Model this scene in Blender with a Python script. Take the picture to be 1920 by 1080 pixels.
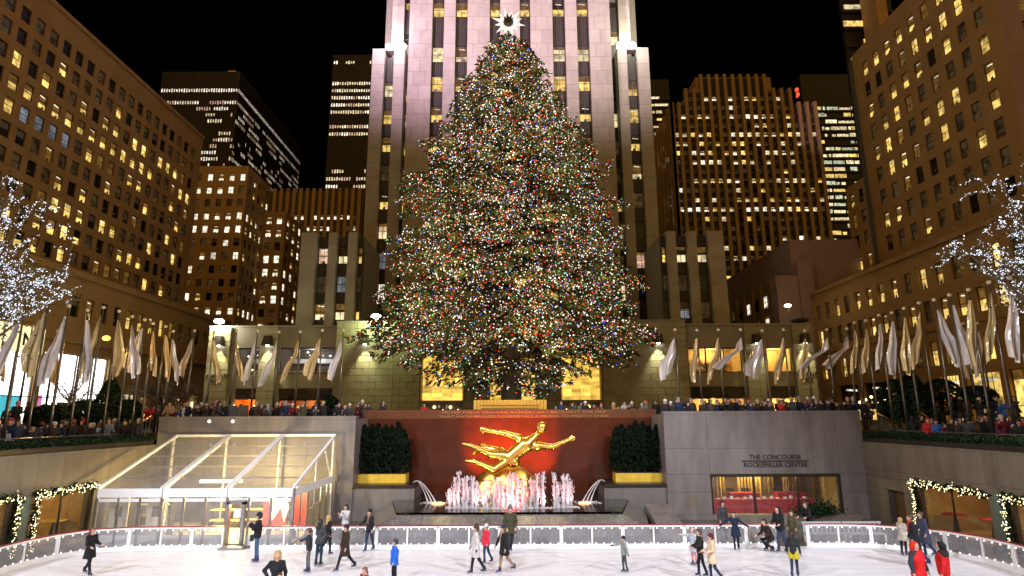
import bpy, math, random
import numpy as np
from mathutils import Vector, Matrix

for o in list(bpy.data.objects):
    bpy.data.objects.remove(o, do_unlink=True)
scn = bpy.context.scene
COL = scn.collection
PI = math.pi
R_ = math.radians

# ------------------------------------------------------------------ camera
FPX = 1120.0                       # focal length in pixels of a 1920 wide picture
TH = math.atan(242 / FPX)          # pitch above the horizon
ROLL = R_(.25)
CZ = .8
ICE = -4.69                        # level of the ice; the street is 0
cam_d = bpy.data.cameras.new('camera')
cam_d.lens = 36 * FPX / 1920
cam_d.sensor_width = 36
cam_d.clip_start = .1
cam_d.clip_end = 2000
cam = bpy.data.objects.new('camera', cam_d)
COL.objects.link(cam)
cam.matrix_world = (Matrix.Translation((0, 0, CZ)) @ Matrix.Rotation(PI / 2 + TH, 4, 'X')
                    @ Matrix.Rotation(-ROLL, 4, 'Z'))
scn.camera = cam

# ------------------------------------------------------------------ world: night sky
SUN_DIR = Vector((.04, .93, -.30)).normalized()
w = bpy.data.worlds.new('World')
scn.world = w
w.use_nodes = True
nt = w.node_tree
sky = nt.nodes.new('ShaderNodeTexSky')
sky.sky_type = 'NISHITA'
sky.sun_disc = False
sky.sun_elevation = R_(-9)
sky.sun_rotation = R_(180)
bg = nt.nodes['Background']
bg.inputs['Strength'].default_value = .05
nt.links.new(sky.outputs['Color'], bg.inputs['Color'])

# the glow of the city all round: one very soft warm lamp from behind the camera
sd = bpy.data.lights.new('city_glow', 'SUN')
sd.energy = 1.05
sd.color = (1.0, .53, .13)
sd.angle = R_(150)
so = bpy.data.objects.new('city_glow', sd)
so.rotation_euler = SUN_DIR.to_track_quat('-Z', 'Y').to_euler()
COL.objects.link(so)


def spot(name, loc, target, energy, color, size=60, blend=.5, radius=.4):
    d = bpy.data.lights.new(name, 'SPOT')
    d.energy = energy
    d.color = color
    d.spot_size = R_(size)
    d.spot_blend = blend
    d.shadow_soft_size = radius
    o = bpy.data.objects.new(name, d)
    o.location = loc
    o.rotation_euler = (Vector(target) - Vector(loc)).to_track_quat('-Z', 'Y').to_euler()
    COL.objects.link(o)
    return o


def point(name, loc, energy, color, radius=.15):
    d = bpy.data.lights.new(name, 'POINT')
    d.energy = energy
    d.color = color
    d.shadow_soft_size = radius
    o = bpy.data.objects.new(name, d)
    o.location = loc
    COL.objects.link(o)
    return o


# floodlights over the rink, high on the roofs to the left and right of the camera
for fx, fy, tx, fe in ((-30, -2, -3, 52000), (31, -2, 4, 52000), (-14, -16, -6, 45000), (15, -16, 6, 45000)):
    spot('rink_floodlight', (fx, fy, 24), (tx, 18.5, ICE), fe, (.86, .90, 1.0), 52 if fy > -5 else 44, .35, .7)
# floodlights on the roofs behind that wash the stone tower
spot('tower_floodlight', (-42, 10, 38), (-5, 68, 57), 370000, (1.0, .66, 1.0), 42, .8, 1.0)
spot('tower_floodlight', (36, 4, 40), (7, 68, 57), 240000, (1.0, .80, .80), 42, .8, 1.0)

vs = scn.view_settings
vs.view_transform = 'Standard'
vs.look = 'None'
vs.exposure = 0
vs.gamma = 1
vs.use_curve_mapping = False
cy = scn.cycles
cy.use_denoising = True
cy.use_adaptive_sampling = True
cy.adaptive_threshold = .02
cy.sample_clamp_indirect = 2.0
cy.sample_clamp_direct = 40
cy.max_bounces = 6
cy.diffuse_bounces = 2
cy.glossy_bounces = 3
cy.transmission_bounces = 5
cy.transparent_max_bounces = 12
cy.caustics_reflective = False
cy.caustics_refractive = False
try:
    cy.use_light_tree = True
except Exception:
    pass

# ------------------------------------------------------------------ picking points of the place
_c, _s = math.cos(TH), math.sin(TH)


def ray(px, py):
    a, b = (px - 960) / FPX, -(py - 540) / FPX
    r = math.cos(ROLL) * a + math.sin(ROLL) * b
    u = -math.sin(ROLL) * a + math.cos(ROLL) * b
    return Vector((r, _c - u * _s, _s + u * _c))


def at(px, py, Y):
    d = ray(px, py)
    return d * (Y / d.y) + Vector((0, 0, CZ))


def atZ(px, py, Z):
    d = ray(px, py)
    return d * ((Z - CZ) / d.z) + Vector((0, 0, CZ))


def atX(px, py, X):
    d = ray(px, py)
    return d * (X / d.x) + Vector((0, 0, CZ))


# ------------------------------------------------------------------ materials
M = {}


def mat(name, col, rough=.6, metal=0., var=.18, scale=3., bump=0., bscale=40., emit=None, estr=1., spec=.5,
        alpha=1., trans=0., island=0., col2=None, coords='Object', sampling=None, stretch=None, ior=None, rnd=0.):
    if name in M:
        return M[name]
    m = bpy.data.materials.new(name)
    m.use_nodes = True
    t = m.node_tree
    N, L = t.nodes, t.links
    p = N['Principled BSDF']
    p.inputs['Roughness'].default_value = rough
    p.inputs['Metallic'].default_value = metal
    p.inputs['Specular IOR Level'].default_value = spec
    p.inputs['Alpha'].default_value = alpha
    p.inputs['Transmission Weight'].default_value = trans
    if ior:
        p.inputs['IOR'].default_value = ior
    p.inputs['Base Color'].default_value = (*col, 1)
    tc = N.new('ShaderNodeTexCoord')
    src = tc.outputs[coords]
    if stretch:
        mp = N.new('ShaderNodeMapping')
        mp.inputs['Scale'].default_value = stretch
        L.new(src, mp.inputs['Vector'])
        src = mp.outputs['Vector']
    if var > 0 or col2:
        nz = N.new('ShaderNodeTexNoise')
        nz.inputs['Scale'].default_value = scale
        nz.inputs['Detail'].default_value = 6
        nz.inputs['Roughness'].default_value = .65
        L.new(src, nz.inputs['Vector'])
        rp = N.new('ShaderNodeValToRGB')
        c2 = col2 if col2 else tuple(min(1, x * (1 + var)) for x in col)
        c1 = tuple(x * (1 - var) for x in col) if not col2 else col
        rp.color_ramp.elements[0].position = .32
        rp.color_ramp.elements[1].position = .70
        rp.color_ramp.elements[0].color = (*c1, 1)
        rp.color_ramp.elements[1].color = (*c2, 1)
        L.new(nz.outputs['Fac'], rp.inputs['Fac'])
        out = rp.outputs['Color']
        if island > 0 or rnd > 0:
            if island > 0:
                gi = N.new('ShaderNodeNewGeometry').outputs['Random Per Island']
            else:
                gi = N.new('ShaderNodeObjectInfo').outputs['Random']
            amt = island if island > 0 else rnd
            mr = N.new('ShaderNodeMapRange')
            mr.inputs['To Min'].default_value = 1 - amt
            mr.inputs['To Max'].default_value = 1 + amt
            L.new(gi, mr.inputs['Value'])
            vm = N.new('ShaderNodeVectorMath')
            vm.operation = 'SCALE'
            L.new(out, vm.inputs[0])
            L.new(mr.outputs['Result'], vm.inputs['Scale'])
            out = vm.outputs['Vector']
        L.new(out, p.inputs['Base Color'])
    if bump > 0:
        b = N.new('ShaderNodeBump')
        b.inputs['Strength'].default_value = bump
        b.inputs['Distance'].default_value = .02
        n2 = N.new('ShaderNodeTexNoise')
        n2.inputs['Scale'].default_value = bscale
        n2.inputs['Detail'].default_value = 4
        L.new(src, n2.inputs['Vector'])
        L.new(n2.outputs['Fac'], b.inputs['Height'])
        L.new(b.outputs['Normal'], p.inputs['Normal'])
    if emit:
        p.inputs['Emission Color'].default_value = (*emit, 1)
        p.inputs['Emission Strength'].default_value = estr
        if sampling:
            m.cycles.emission_sampling = sampling
    M[name] = m
    return m


def win_mat(name, emit, lo, hi, scale=1.6, base=(.02, .02, .02)):
    """A lit room seen through glass: uneven light, different in every window."""
    m = mat(name, base, rough=.12, var=0, spec=.5)
    t = m.node_tree
    N, L = t.nodes, t.links
    p = N['Principled BSDF']
    tc = N.new('ShaderNodeTexCoord')
    oi = N.new('ShaderNodeObjectInfo')
    ad = N.new('ShaderNodeVectorMath')
    ad.operation = 'ADD'
    mu = N.new('ShaderNodeMath')
    mu.operation = 'MULTIPLY'
    mu.inputs[1].default_value = 90
    L.new(oi.outputs['Random'], mu.inputs[0])
    L.new(tc.outputs['Object'], ad.inputs[0])
    L.new(mu.outputs[0], ad.inputs[1])
    nz = N.new('ShaderNodeTexNoise')
    nz.inputs['Scale'].default_value = scale
    nz.inputs['Detail'].default_value = 3
    L.new(ad.outputs[0], nz.inputs['Vector'])
    mr = N.new('ShaderNodeMapRange')
    mr.inputs['From Min'].default_value = .36
    mr.inputs['From Max'].default_value = .58
    mr.inputs['To Min'].default_value = lo
    mr.inputs['To Max'].default_value = hi
    L.new(nz.outputs['Fac'], mr.inputs['Value'])
    m3 = N.new('ShaderNodeMapRange')
    m3.inputs['To Min'].default_value = .55
    m3.inputs['To Max'].default_value = 1.15
    L.new(oi.outputs['Random'], m3.inputs['Value'])
    m4 = N.new('ShaderNodeMath')
    m4.operation = 'MULTIPLY'
    L.new(mr.outputs['Result'], m4.inputs[0])
    L.new(m3.outputs['Result'], m4.inputs[1])
    p.inputs['Emission Color'].default_value = (*emit, 1)
    L.new(m4.outputs[0], p.inputs['Emission Strength'])
    m.cycles.emission_sampling = 'NONE'
    return m


mat('street', (.055, .052, .05), .8, var=.3, scale=.6, bump=.3, bscale=20)
mat('apron', (.10, .095, .09), .55, var=.3, scale=.9, bump=.2)
mat('ice', (.70, .69, .75), .32, scale=1.3, col2=(.88, .865, .90), bump=.35, bscale=16, spec=.4, stretch=(.35, 2.2, 1))
mat('limestone', (.33, .31, .255), .8, var=.14, scale=.5, island=.09, bump=.25, bscale=9)
mat('limestone_block', (.36, .34, .22), .8, var=.14, scale=1.2, rnd=.10, bump=.25, bscale=12)
mat('joint', (.25, .24, .18), .9, var=.2)
mat('brown_stone', (.40, .24, .085), .85, var=.16, scale=.35, bump=.2, bscale=6, col2=(.30, .175, .055))
mat('brown_stone_far', (.43, .27, .095), .85, var=.18, scale=.3)
mat('brown_pier', (.36, .235, .09), .85, var=.18, scale=.3, stretch=(1, 1, .2))
mat('roof_grey', (.10, .09, .08), .9)
mat('spandrel', (.055, .05, .042), .5, metal=.3, var=.25, scale=2, stretch=(4, 1, .3))
mat('frame_dark', (.03, .026, .022), .5)
mat('frame_grey', (.10, .09, .075), .5)
mat('glass_dark', (.012, .013, .014), .08, var=0, spec=.6)
mat('dark_tower', (.007, .006, .005), .5, var=.2)
mat('dark_fin', (.016, .013, .009), .5, var=.2)
mat('granite', (.150, .130, .122), .45, var=.26, scale=1.0, stretch=(1.3, 1.3, .3), bump=.05, bscale=80, rnd=.05)
mat('granite_side', (.15, .125, .095), .5, var=.26, scale=1.0, stretch=(1.3, 1.3, .3), bump=.05, bscale=80, rnd=.05)
mat('granite_joint', (.10, .085, .08), .8)
mat('red_granite', (.075, .015, .006), .22, var=.22, scale=1.6, bump=.03, bscale=60, rnd=.06, spec=.5)
mat('red_granite_top', (.12, .035, .010), .3, var=.3, scale=2.2)
mat('dark_bronze', (.05, .04, .03), .35, metal=.6)
mat('brass', (.72, .48, .16), .25, metal=1., var=.1)
mat('gold', (.95, .60, .14), .27, metal=1., var=.12, scale=4, bump=.15, bscale=14)
mat('gold_leaf', (.85, .50, .10), .34, metal=1., var=.2, scale=6)
mat('yellow_paint', (.62, .40, .03), .5, var=.18, scale=3)
mat('white_metal', (.78, .77, .76), .35, var=.05)
mat('steel', (.45, .45, .45), .3, metal=.9, var=.1)
mat('pole_metal', (.16, .145, .12), .28, metal=.8, var=.1)
mat('bench_white', (.42, .42, .42), .5, var=.1)
mat('dark_leaf', (.004, .010, .0035), .85, var=.5, scale=3, island=.4, spec=.15)
mat('white_paint', (.80, .79, .79), .4, var=.05)
mat('red_paint', (.30, .02, .025), .4, var=.1)
mat('black_rubber', (.015, .015, .016), .6, var=.2)
mat('bark', (.065, .045, .028), .9, var=.35, scale=6, bump=.6, bscale=18)
mat('bark_pale', (.20, .155, .10), .9, var=.3, scale=6)
mat('conifer', (.075, .088, .026), .75, var=.5, scale=2.2, island=.45, spec=.2)
mat('hedge', (.010, .026, .008), .8, var=.5, scale=3, island=.4, spec=.2)
mat('autumn_leaf', (.12, .10, .02), .7, var=.5, scale=3, island=.4)
mat('water_dark', (.020, .022, .020), .06, var=.3, scale=2, bump=.5, bscale=5, spec=.6)
mat('clear', (1, 1, 1), .04, var=0)
mat('letter', (.035, .02, .015), .5, var=.1)
mat('letter_gold', (.36, .17, .05), .5, metal=.2, var=.1)


def thin_glass(name, tint, gloss=None, alpha=.12, white=(.75, .75, .78)):
    m = bpy.data.materials.new(name)
    m.use_nodes = True
    t = m.node_tree
    N, L = t.nodes, t.links
    for n in list(N):
        if n.type == 'BSDF_PRINCIPLED':
            N.remove(n)
    out = N['Material Output']
    tr = N.new('ShaderNodeBsdfTransparent')
    tr.inputs['Color'].default_value = (*tint, 1)
    df = N.new('ShaderNodeBsdfDiffuse')
    df.inputs['Color'].default_value = (*white, 1)
    gl = N.new('ShaderNodeBsdfGlossy')
    gl.inputs['Roughness'].default_value = .06
    nz = N.new('ShaderNodeTexNoise')
    nz.inputs['Scale'].default_value = 1.3
    nz.inputs['Detail'].default_value = 6
    tc = N.new('ShaderNodeTexCoord')
    L.new(tc.outputs['Object'], nz.inputs['Vector'])
    mr = N.new('ShaderNodeMapRange')
    mr.inputs['From Min'].default_value = .4
    mr.inputs['From Max'].default_value = .75
    mr.inputs['To Min'].default_value = alpha * .7
    mr.inputs['To Max'].default_value = alpha * 1.35
    L.new(nz.outputs['Fac'], mr.inputs['Value'])
    m1 = N.new('ShaderNodeMixShader')
    L.new(mr.outputs['Result'], m1.inputs['Fac'])
    L.new(tr.outputs[0], m1.inputs[1])
    L.new(df.outputs[0], m1.inputs[2])
    m2 = N.new('ShaderNodeMixShader')
    fr = N.new('ShaderNodeFresnel')
    fr.inputs['IOR'].default_value = 1.35
    if gloss is None:
        L.new(fr.outputs[0], m2.inputs['Fac'])
    else:
        m2.inputs['Fac'].default_value = gloss
    L.new(m1.outputs[0], m2.inputs[1])
    L.new(gl.outputs[0], m2.inputs[2])
    L.new(m2.outputs[0], out.inputs['Surface'])
    M[name] = m
    return m


thin_glass('rail_glass', (.80, .80, .82), gloss=.05, alpha=.14)
thin_glass('tent_film', (.90, .89, .86), gloss=.035, alpha=.12)
thin_glass('window_glass', (.92, .92, .92), gloss=.05, alpha=.02)
thin_glass('jet_water', (.9, .88, .9), gloss=.05, alpha=.5, white=(.93, .90, .92))
thin_glass('fall_water', (.75, .75, .78), alpha=.45)

# lit and unlit window panes
win_mat('pane_lit', (1., .66, .17), .5, 1.6)
win_mat('pane_pale', (1., .80, .45), .5, 1.4)
win_mat('pane_dim', (.85, .42, .08), .10, .26)
win_mat('pane_faint', (.55, .33, .12), .015, .10)
win_mat('pane_cool', (.55, .62, .72), .12, .35)
win_mat('pane_white', (1., .88, .68), .7, 2.0)
win_mat('pane_pink', (1., .62, .42), .35, 1.0)
win_mat('pane_green', (.75, .85, .55), .2, 1.1)
mat('lamp_white', (1, 1, 1), .4, var=0, emit=(1., .93, .78), estr=14, sampling='NONE')
mat('lamp_flood', (1, 1, 1), .4, var=0, emit=(1., .97, .90), estr=40, sampling='NONE')
mat('lamp_warm', (1, .8, .5), .4, var=0, emit=(1., .68, .25), estr=5, sampling='NONE')
mat('lamp_orange', (1, .6, .2), .4, var=0, emit=(1., .42, .05), estr=3.5, sampling='NONE')
mat('bulb_white', (1, 1, 1), .4, var=0, emit=(1., .93, .85), estr=2.2, sampling='NONE')
mat('bulb_garland', (1, 1, .8), .4, var=0, emit=(1., .82, .40), estr=3.0, sampling='NONE')
mat('bulb_ice', (.9, .95, 1), .4, var=0, emit=(.74, .84, 1.), estr=2.2, sampling='NONE')
mat('neon_red', (1, .05, .03), .4, var=0, emit=(1., .05, .02), estr=3, sampling='NONE')
mat('shop_white', (1, 1, 1), .5, var=0, emit=(1., .98, .95), estr=3.2)


# ------------------------------------------------------------------ building blocks
class MB:
    def __init__(self):
        self.v, self.f, self.m = [], [], []

    def quad(self, a, b, c, d, m=0):
        i = len(self.v)
        self.v += [tuple(a), tuple(b), tuple(c), tuple(d)]
        self.f.append((i, i + 1, i + 2, i + 3))
        self.m.append(m)

    def box(self, x0, x1, y0, y1, z0, z1, m=0):
        i = len(self.v)
        self.v += [(x0, y0, z0), (x1, y0, z0), (x1, y1, z0), (x0, y1, z0), (x0, y0, z1), (x1, y0, z1), (x1, y1, z1), (x0, y1, z1)]
        for f in ((3, 2, 1, 0), (4, 5, 6, 7), (0, 1, 5, 4), (1, 2, 6, 5), (2, 3, 7, 6), (3, 0, 4, 7)):
            self.f.append(tuple(i + k for k in f))
            self.m.append(m)
        return self

    def tube(self, pts, rad, n=6, m=0, cap=True):
        pts = [Vector(p) for p in pts]
        if not hasattr(rad, '__len__'):
            rad = [rad] * len(pts)
        base = len(self.v)
        ref = None
        for k, p in enumerate(pts):
            d = (pts[min(k + 1, len(pts) - 1)] - pts[max(k - 1, 0)])
            d = d.normalized() if d.length > 1e-9 else Vector((0, 0, 1))
            if ref is None:
                ref = Vector((1, 0, 0)) if abs(d.x) < .8 else Vector((0, 1, 0))
            u = d.cross(ref).normalized()
            vv = d.cross(u)
            for j in range(n):
                a = 2 * PI * j / n
                self.v.append(tuple(p + (u * math.cos(a) + vv * math.sin(a)) * rad[k]))
        for k in range(len(pts) - 1):
            for j in range(n):
                a, b = base + k * n + j, base + k * n + (j + 1) % n
                self.f.append((a, b, b + n, a + n))
                self.m.append(m)
        if cap:
            self.f.append(tuple(base + j for j in range(n))[::-1])
            self.m.append(m)
            self.f.append(tuple(base + (len(pts) - 1) * n + j for j in range(n)))
            self.m.append(m)
        return self

    def ball(self, c, r, m=0, n=8, k=5, sz=1.):
        c = Vector(c)
        base = len(self.v)
        self.v.append((c.x, c.y, c.z + r * sz))
        for i in range(1, k):
            a = PI * i / k
            for j in range(n):
                b = 2 * PI * j / n
                self.v.append((c.x + r * math.sin(a) * math.cos(b), c.y + r * math.sin(a) * math.sin(b), c.z + r * math.cos(a) * sz))
        self.v.append((c.x, c.y, c.z - r * sz))
        last = len(self.v) - 1
        for j in range(n):
            self.f.append((base, base + 1 + j, base + 1 + (j + 1) % n))
            self.m.append(m)
            for i in range(k - 2):
                a, b = base + 1 + i * n + j, base + 1 + i * n + (j + 1) % n
                self.f.append((a, a + n, b + n, b))
                self.m.append(m)
            self.f.append((base + 1 + (k - 2) * n + j, last, base + 1 + (k - 2) * n + (j + 1) % n))
            self.m.append(m)
        return self

    def octa(self, c, r, m=0):
        x, y, z = c
        i = len(self.v)
        self.v += [(x + r, y, z), (x - r, y, z), (x, y + r, z), (x, y - r, z), (x, y, z + r), (x, y, z - r)]
        for f in ((0, 2, 4), (2, 1, 4), (1, 3, 4), (3, 0, 4), (2, 0, 5), (1, 2, 5), (3, 1, 5), (0, 3, 5)):
            self.f.append(tuple(i + k for k in f))
            self.m.append(m)
        return self

    def prism(self, poly, axis, a, b, m=0):
        """poly: 2-D outline (counter-clockwise) extruded along axis from a to b."""
        i = len(self.v)
        n = len(poly)

        def P(p, t):
            return {'x': (t, p[0], p[1]), 'y': (p[0], t, p[1]), 'z': (p[0], p[1], t)}[axis]
        self.v += [P(p, a) for p in poly] + [P(p, b) for p in poly]
        self.f.append(tuple(range(i + n - 1, i - 1, -1)))
        self.f.append(tuple(range(i + n, i + 2 * n)))
        self.m += [m, m]
        for k in range(n):
            q = (k + 1) % n
            self.f.append((i + k, i + q, i + n + q, i + n + k))
            self.m.append(m)
        return self

    def mesh(self, name, mats, smooth=False):
        me = bpy.data.meshes.new(name)
        me.from_pydata(self.v, [], self.f)
        for x in mats:
            me.materials.append(M[x] if isinstance(x, str) else x)
        if len(mats) > 1:
            me.polygons.foreach_set('material_index', self.m)
        if smooth:
            me.polygons.foreach_set('use_smooth', [True] * len(me.polygons))
        me.update()
        return me


def link(name, me, parent=None, loc=(0, 0, 0), rz=0., kind=None, label=None):
    o = bpy.data.objects.new(name, me)
    COL.objects.link(o)
    o.location = loc
    o.rotation_euler = (0, 0, rz)
    if parent:
        o.parent = parent
    if kind:
        o['kind'] = kind
    if label:
        o['label'] = label
    return o


def obj(name, mb, mats, parent=None, loc=(0, 0, 0), rz=0., smooth=False, kind=None, label=None):
    if isinstance(mats, (str, bpy.types.Material)):
        mats = [mats]
    return link(name, mb.mesh(name, mats, smooth), parent, loc, rz, kind, label)


def tag(o, label, cat, group=None):
    o['label'] = label
    o['category'] = cat
    if group:
        o['group'] = group
    return o


def thing(name, label, cat, loc=(0, 0, 0), rz=0., group=None):
    o = bpy.data.objects.new(name, None)
    o.empty_display_size = .3
    COL.objects.link(o)
    o.location = loc
    o.rotation_euler = (0, 0, rz)
    return tag(o, label, cat, group)


def struct(name, mb, mats, smooth=False):
    return obj(name, mb, mats, smooth=smooth, kind='structure')


def ordinal(n):
    return f"{n}{'th' if 10 <= n % 100 <= 20 else {1: 'st', 2: 'nd', 3: 'rd'}.get(n % 10, 'th')}"

# ================================================================== buildings
rng = random.Random(7)
win_mat('pane_gold', (1., .60, .10), .8, 1.7, scale=.9)


class Face:
    """A facade: local x runs left to right as seen from outside, y goes inward, z is up."""

    def __init__(self, root, A, B):
        self.root = root
        self.A = Vector((A[0], A[1], 0))
        d = Vector((B[0] - A[0], B[1] - A[1], 0))
        self.len = d.length
        self.e = d.normalized()
        self.inn = Vector((-self.e.y, self.e.x, 0))
        self.rz = math.atan2(self.e.y, self.e.x)

    def loc(self, u, y, z):
        p = self.A + self.e * u + self.inn * y
        return Vector((p.x, p.y, z)) - Vector(self.root.location)

    def add(self, name, mb, mats, u=0, y=0, z=0, **k):
        return obj(name, mb, mats, self.root, self.loc(u, y, z), self.rz, **k)

    def inst(self, name, me, u, y, z, **k):
        return link(name, me, self.root, self.loc(u, y, z), self.rz, **k)



def holed(mb, u0, u1, z0, z1, holes, depth, m=0, mr=0):
    us = sorted({u0, u1, *[h[0] for h in holes], *[h[1] for h in holes]})
    zs = sorted({z0, z1, *[h[2] for h in holes], *[h[3] for h in holes]})
    us = [u for u in us if u0 <= u <= u1]
    zs = [z for z in zs if z0 <= z <= z1]
    H = set()
    iu = {u: i for i, u in enumerate(us)}
    iz = {z: i for i, z in enumerate(zs)}
    for h in holes:
        for a in range(iu[h[0]], iu[h[1]]):
            for b in range(iz[h[2]], iz[h[3]]):
                H.add((a, b))
    # merge runs of plain cells in a row to keep the mesh light
    for b in range(len(zs) - 1):
        a = 0
        while a < len(us) - 1:
            if (a, b) in H:
                a += 1
                continue
            s = a
            while a < len(us) - 1 and (a, b) not in H:
                a += 1
            mb.quad((us[s], 0, zs[b]), (us[a], 0, zs[b]), (us[a], 0, zs[b + 1]), (us[s], 0, zs[b + 1]), m)
    for (a0, a1, b0, b1) in holes:
        d = depth
        mb.quad((a0, 0, b0), (a1, 0, b0), (a1, d, b0), (a0, d, b0), mr)
        mb.quad((a0, d, b1), (a1, d, b1), (a1, 0, b1), (a0, 0, b1), mr)
        mb.quad((a0, 0, b0), (a0, d, b0), (a0, d, b1), (a0, 0, b1), mr)
        mb.quad((a1, d, b0), (a1, 0, b0), (a1, 0, b1), (a1, d, b1), mr)


mat('blind_grey', (.16, .14, .11), .7, var=.1)
_wc = {}
LOOK = {'lit': ('pane_lit', 'pane_lit'), 'half': ('pane_dim', 'pane_lit'), 'pale': ('pane_pale', 'pane_pale'),
        'blind': ('pane_dim', 'pane_dim'), 'faint': ('pane_faint', 'pane_faint'), 'dark': ('glass_dark', 'glass_dark'),
        'cool': ('pane_cool', 'pane_cool'), 'white': ('pane_white', 'pane_white'), 'halfw': ('pane_dim', 'pane_white'),
        'low': ('glass_dark', 'pane_lit'), 'pink': ('pane_pink', 'pane_pink'), 'lowp': ('glass_dark', 'pane_pale'),
        'green': ('pane_green', 'pane_green'), 'pinkp': ('pane_pink', 'pane_pale')}


def window_mesh(w, h, look, frame='frame_dark', cols=1, split=.5, fw=.06):
    vr = rng.randrange(6) if look not in ('dark', 'faint', 'cool') else rng.choice((0, 0, 6, 7))
    key = (round(w, 3), round(h, 3), look, frame, cols, split, vr)
    if key in _wc:
        return _wc[key]
    b = MB()
    t = .08
    b.box(0, fw, -t, 0, 0, h, 0)
    b.box(w - fw, w, -t, 0, 0, h, 0)
    b.box(fw, w - fw, -t, 0, 0, fw, 0)
    b.box(fw, w - fw, -t, 0, h - fw, h, 0)
    zm = h * split
    b.box(fw, w - fw, -t * .8, 0, zm - fw * .5, zm + fw * .5, 0)
    for c in range(1, cols):
        x = w * c / cols
        b.box(x - fw * .4, x + fw * .4, -t * .7, 0, fw, zm - fw * .5, 0)
        b.box(x - fw * .4, x + fw * .4, -t * .7, 0, zm + fw * .5, h - fw, 0)
    b.quad((fw, -.02, fw), (w - fw, -.02, fw), (w - fw, -.02, zm - fw * .5), (fw, -.02, zm - fw * .5), 2)
    b.quad((fw, -.02, zm + fw * .5), (w - fw, -.02, zm + fw * .5), (w - fw, -.02, h - fw), (fw, -.02, h - fw), 1)
    up, lo = LOOK[look]
    y = -.032
    if vr in (1, 2, 4):      # blind drawn part of the way down
        zb = h * (.8, .62, .35)[(1, 2, 4).index(vr)]
        b.quad((fw, y, zb), (w - fw, y, zb), (w - fw, y, h - fw), (fw, y, h - fw), 3)
    if vr in (3, 4, 5):      # ceiling lamp and the dark shapes of furniture
        b.quad((w * .25, y - .004, h * .84), (w * .8, y - .004, h * .80), (w * .8, y - .004, h * .85), (w * .25, y - .004, h * .89), 4)
        x0 = w * (.2, .5, .35)[vr - 3]
        b.quad((x0, y - .004, fw), (x0 + w * .3, y - .004, fw), (x0 + w * .27, y - .004, h * .22), (x0 + w * .04, y - .004, h * .17), 0)
    if vr == 6:
        b.quad((fw, y, h * .55), (w - fw, y, h * .55), (w - fw, y, h - fw), (fw, y, h - fw), 5)
    if vr == 7:
        b.quad((w * .3, y, h * .3), (w * .6, y, h * .32), (w * .6, y, h * .36), (w * .3, y, h * .34), 3)
    me = b.mesh('window', [frame, up, lo, 'pane_dim', 'pane_white', 'blind_grey'])
    _wc[key] = me
    return me


def pick(p_lit, mix=(('lit', 5), ('half', 3), ('blind', 2), ('low', 1)), dark=(('dark', 4), ('faint', 5))):
    L = mix if rng.random() < p_lit else dark
    t = rng.random() * sum(x[1] for x in L)
    for n, wgt in L:
        t -= wgt
        if t <= 0:
            return n
    return L[-1][0]


def grid_wall(F, u0, u1, z0, z1, cols, rows, w, h, m, looks, depth=.28, wcols=1, sill=True, name='wall', frame='frame_dark'):
    holes = []
    for u in cols:
        for z in rows:
            holes.append((round(u - w / 2, 3), round(u + w / 2, 3), round(z - h / 2, 3), round(z + h / 2, 3)))
    b = MB()
    holed(b, u0, u1, z0, z1, holes, depth)
    wall = F.add(name, b, m)
    for i, u in enumerate(cols):
        for j, z in enumerate(rows):
            link('window', window_mesh(w, h, looks(i, j), frame, wcols), wall, (u - w / 2, depth * .75, z - h / 2))


def shell(root, x0, x1, y0, y1, z0, z1, m='roof_grey', name='building_core'):
    b = MB().box(x0, x1, y0, y1, z0, z1)
    l = Vector(root.location)
    return obj(name, b, m, root, -l)


# ---------------------------------------------------------------- the long brown office block on the left
t = thing('office_building', 'long brown stone office block with rows of sash windows at the left edge', 'building', (-45, 60, 0))
F = Face(t, (-45, 38), (-45, 80.6))
pl = [0, .05, .6, .65, .5, .2, .35, .42, .6, .65, .3]
grid_wall(F, 0, 42.6, 0, 40.6, [78.45 - 1.74 * k - 38 for k in range(22)][::-1], [37.5 - 2.29 * k for k in range(11)], 1.08, 1.5,
          'brown_stone', lambda i, j: 'cool' if (j == 4 and 4 < i < 9) else pick(pl[j] * (1.25 if 3 < i < 17 else .7)))
shell(t, -64, -45.32, 38, 80.6, 0, 40.55)
b = MB().box(-45.4, -44.85, 38, 80.7, 40.6, 41.1)
obj('parapet', b, 'brown_stone', t, -Vector(t.location))

# its low podium with the shop windows
t = thing('podium_building', 'low brown podium with bright white shop window, left of the plaza', 'building', (-38, 60, 0))
F = Face(t, (-38, 36), (-38, 78))
cols = [51.1 + 1.87 * k - 36 for k in range(14)]
holes = [(round(u - .47, 3), round(u + .47, 3), 9.45, 11.3) for u in cols]
bigw = [(4.0, 12.0, .5, 6.3), (12.6, 20.6, .5, 6.3)]
amb = [(22.6, 25.2, .5, 3.2), (26.0, 27.6, .5, 3.2), (30.0, 31.6, .5, 3.4), (32.4, 34.0, .5, 3.4), (35.6, 37.0, .5, 3.4)]
b = MB()
holed(b, 0, 42, 0, 13.2, holes + bigw + amb, .5)
F.add('wall', b, 'brown_stone')
for i, u in enumerate(cols):
    F.inst('window', window_mesh(.94, 1.85, ['dark', 'half', 'dark', 'dark', 'lit', 'half', 'lit', 'lit', 'blind', 'faint', 'faint', 'dark', 'faint', 'dark'][i]), u - .47, .25, 9.45)
for h in amb:
    F.inst('shop_window', window_mesh(h[1] - h[0], h[3] - h[2], 'pale', cols=2), h[0], .3, h[2])
b = MB().box(0, 42, -.35, .02, 7.2, 8.0).box(0, 42, -.2, .02, 12.9, 13.5)
F.add('cornice', b, 'brown_stone')
shell(t, -62, -38.55, 36, 78, 0, 13.1)
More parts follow.
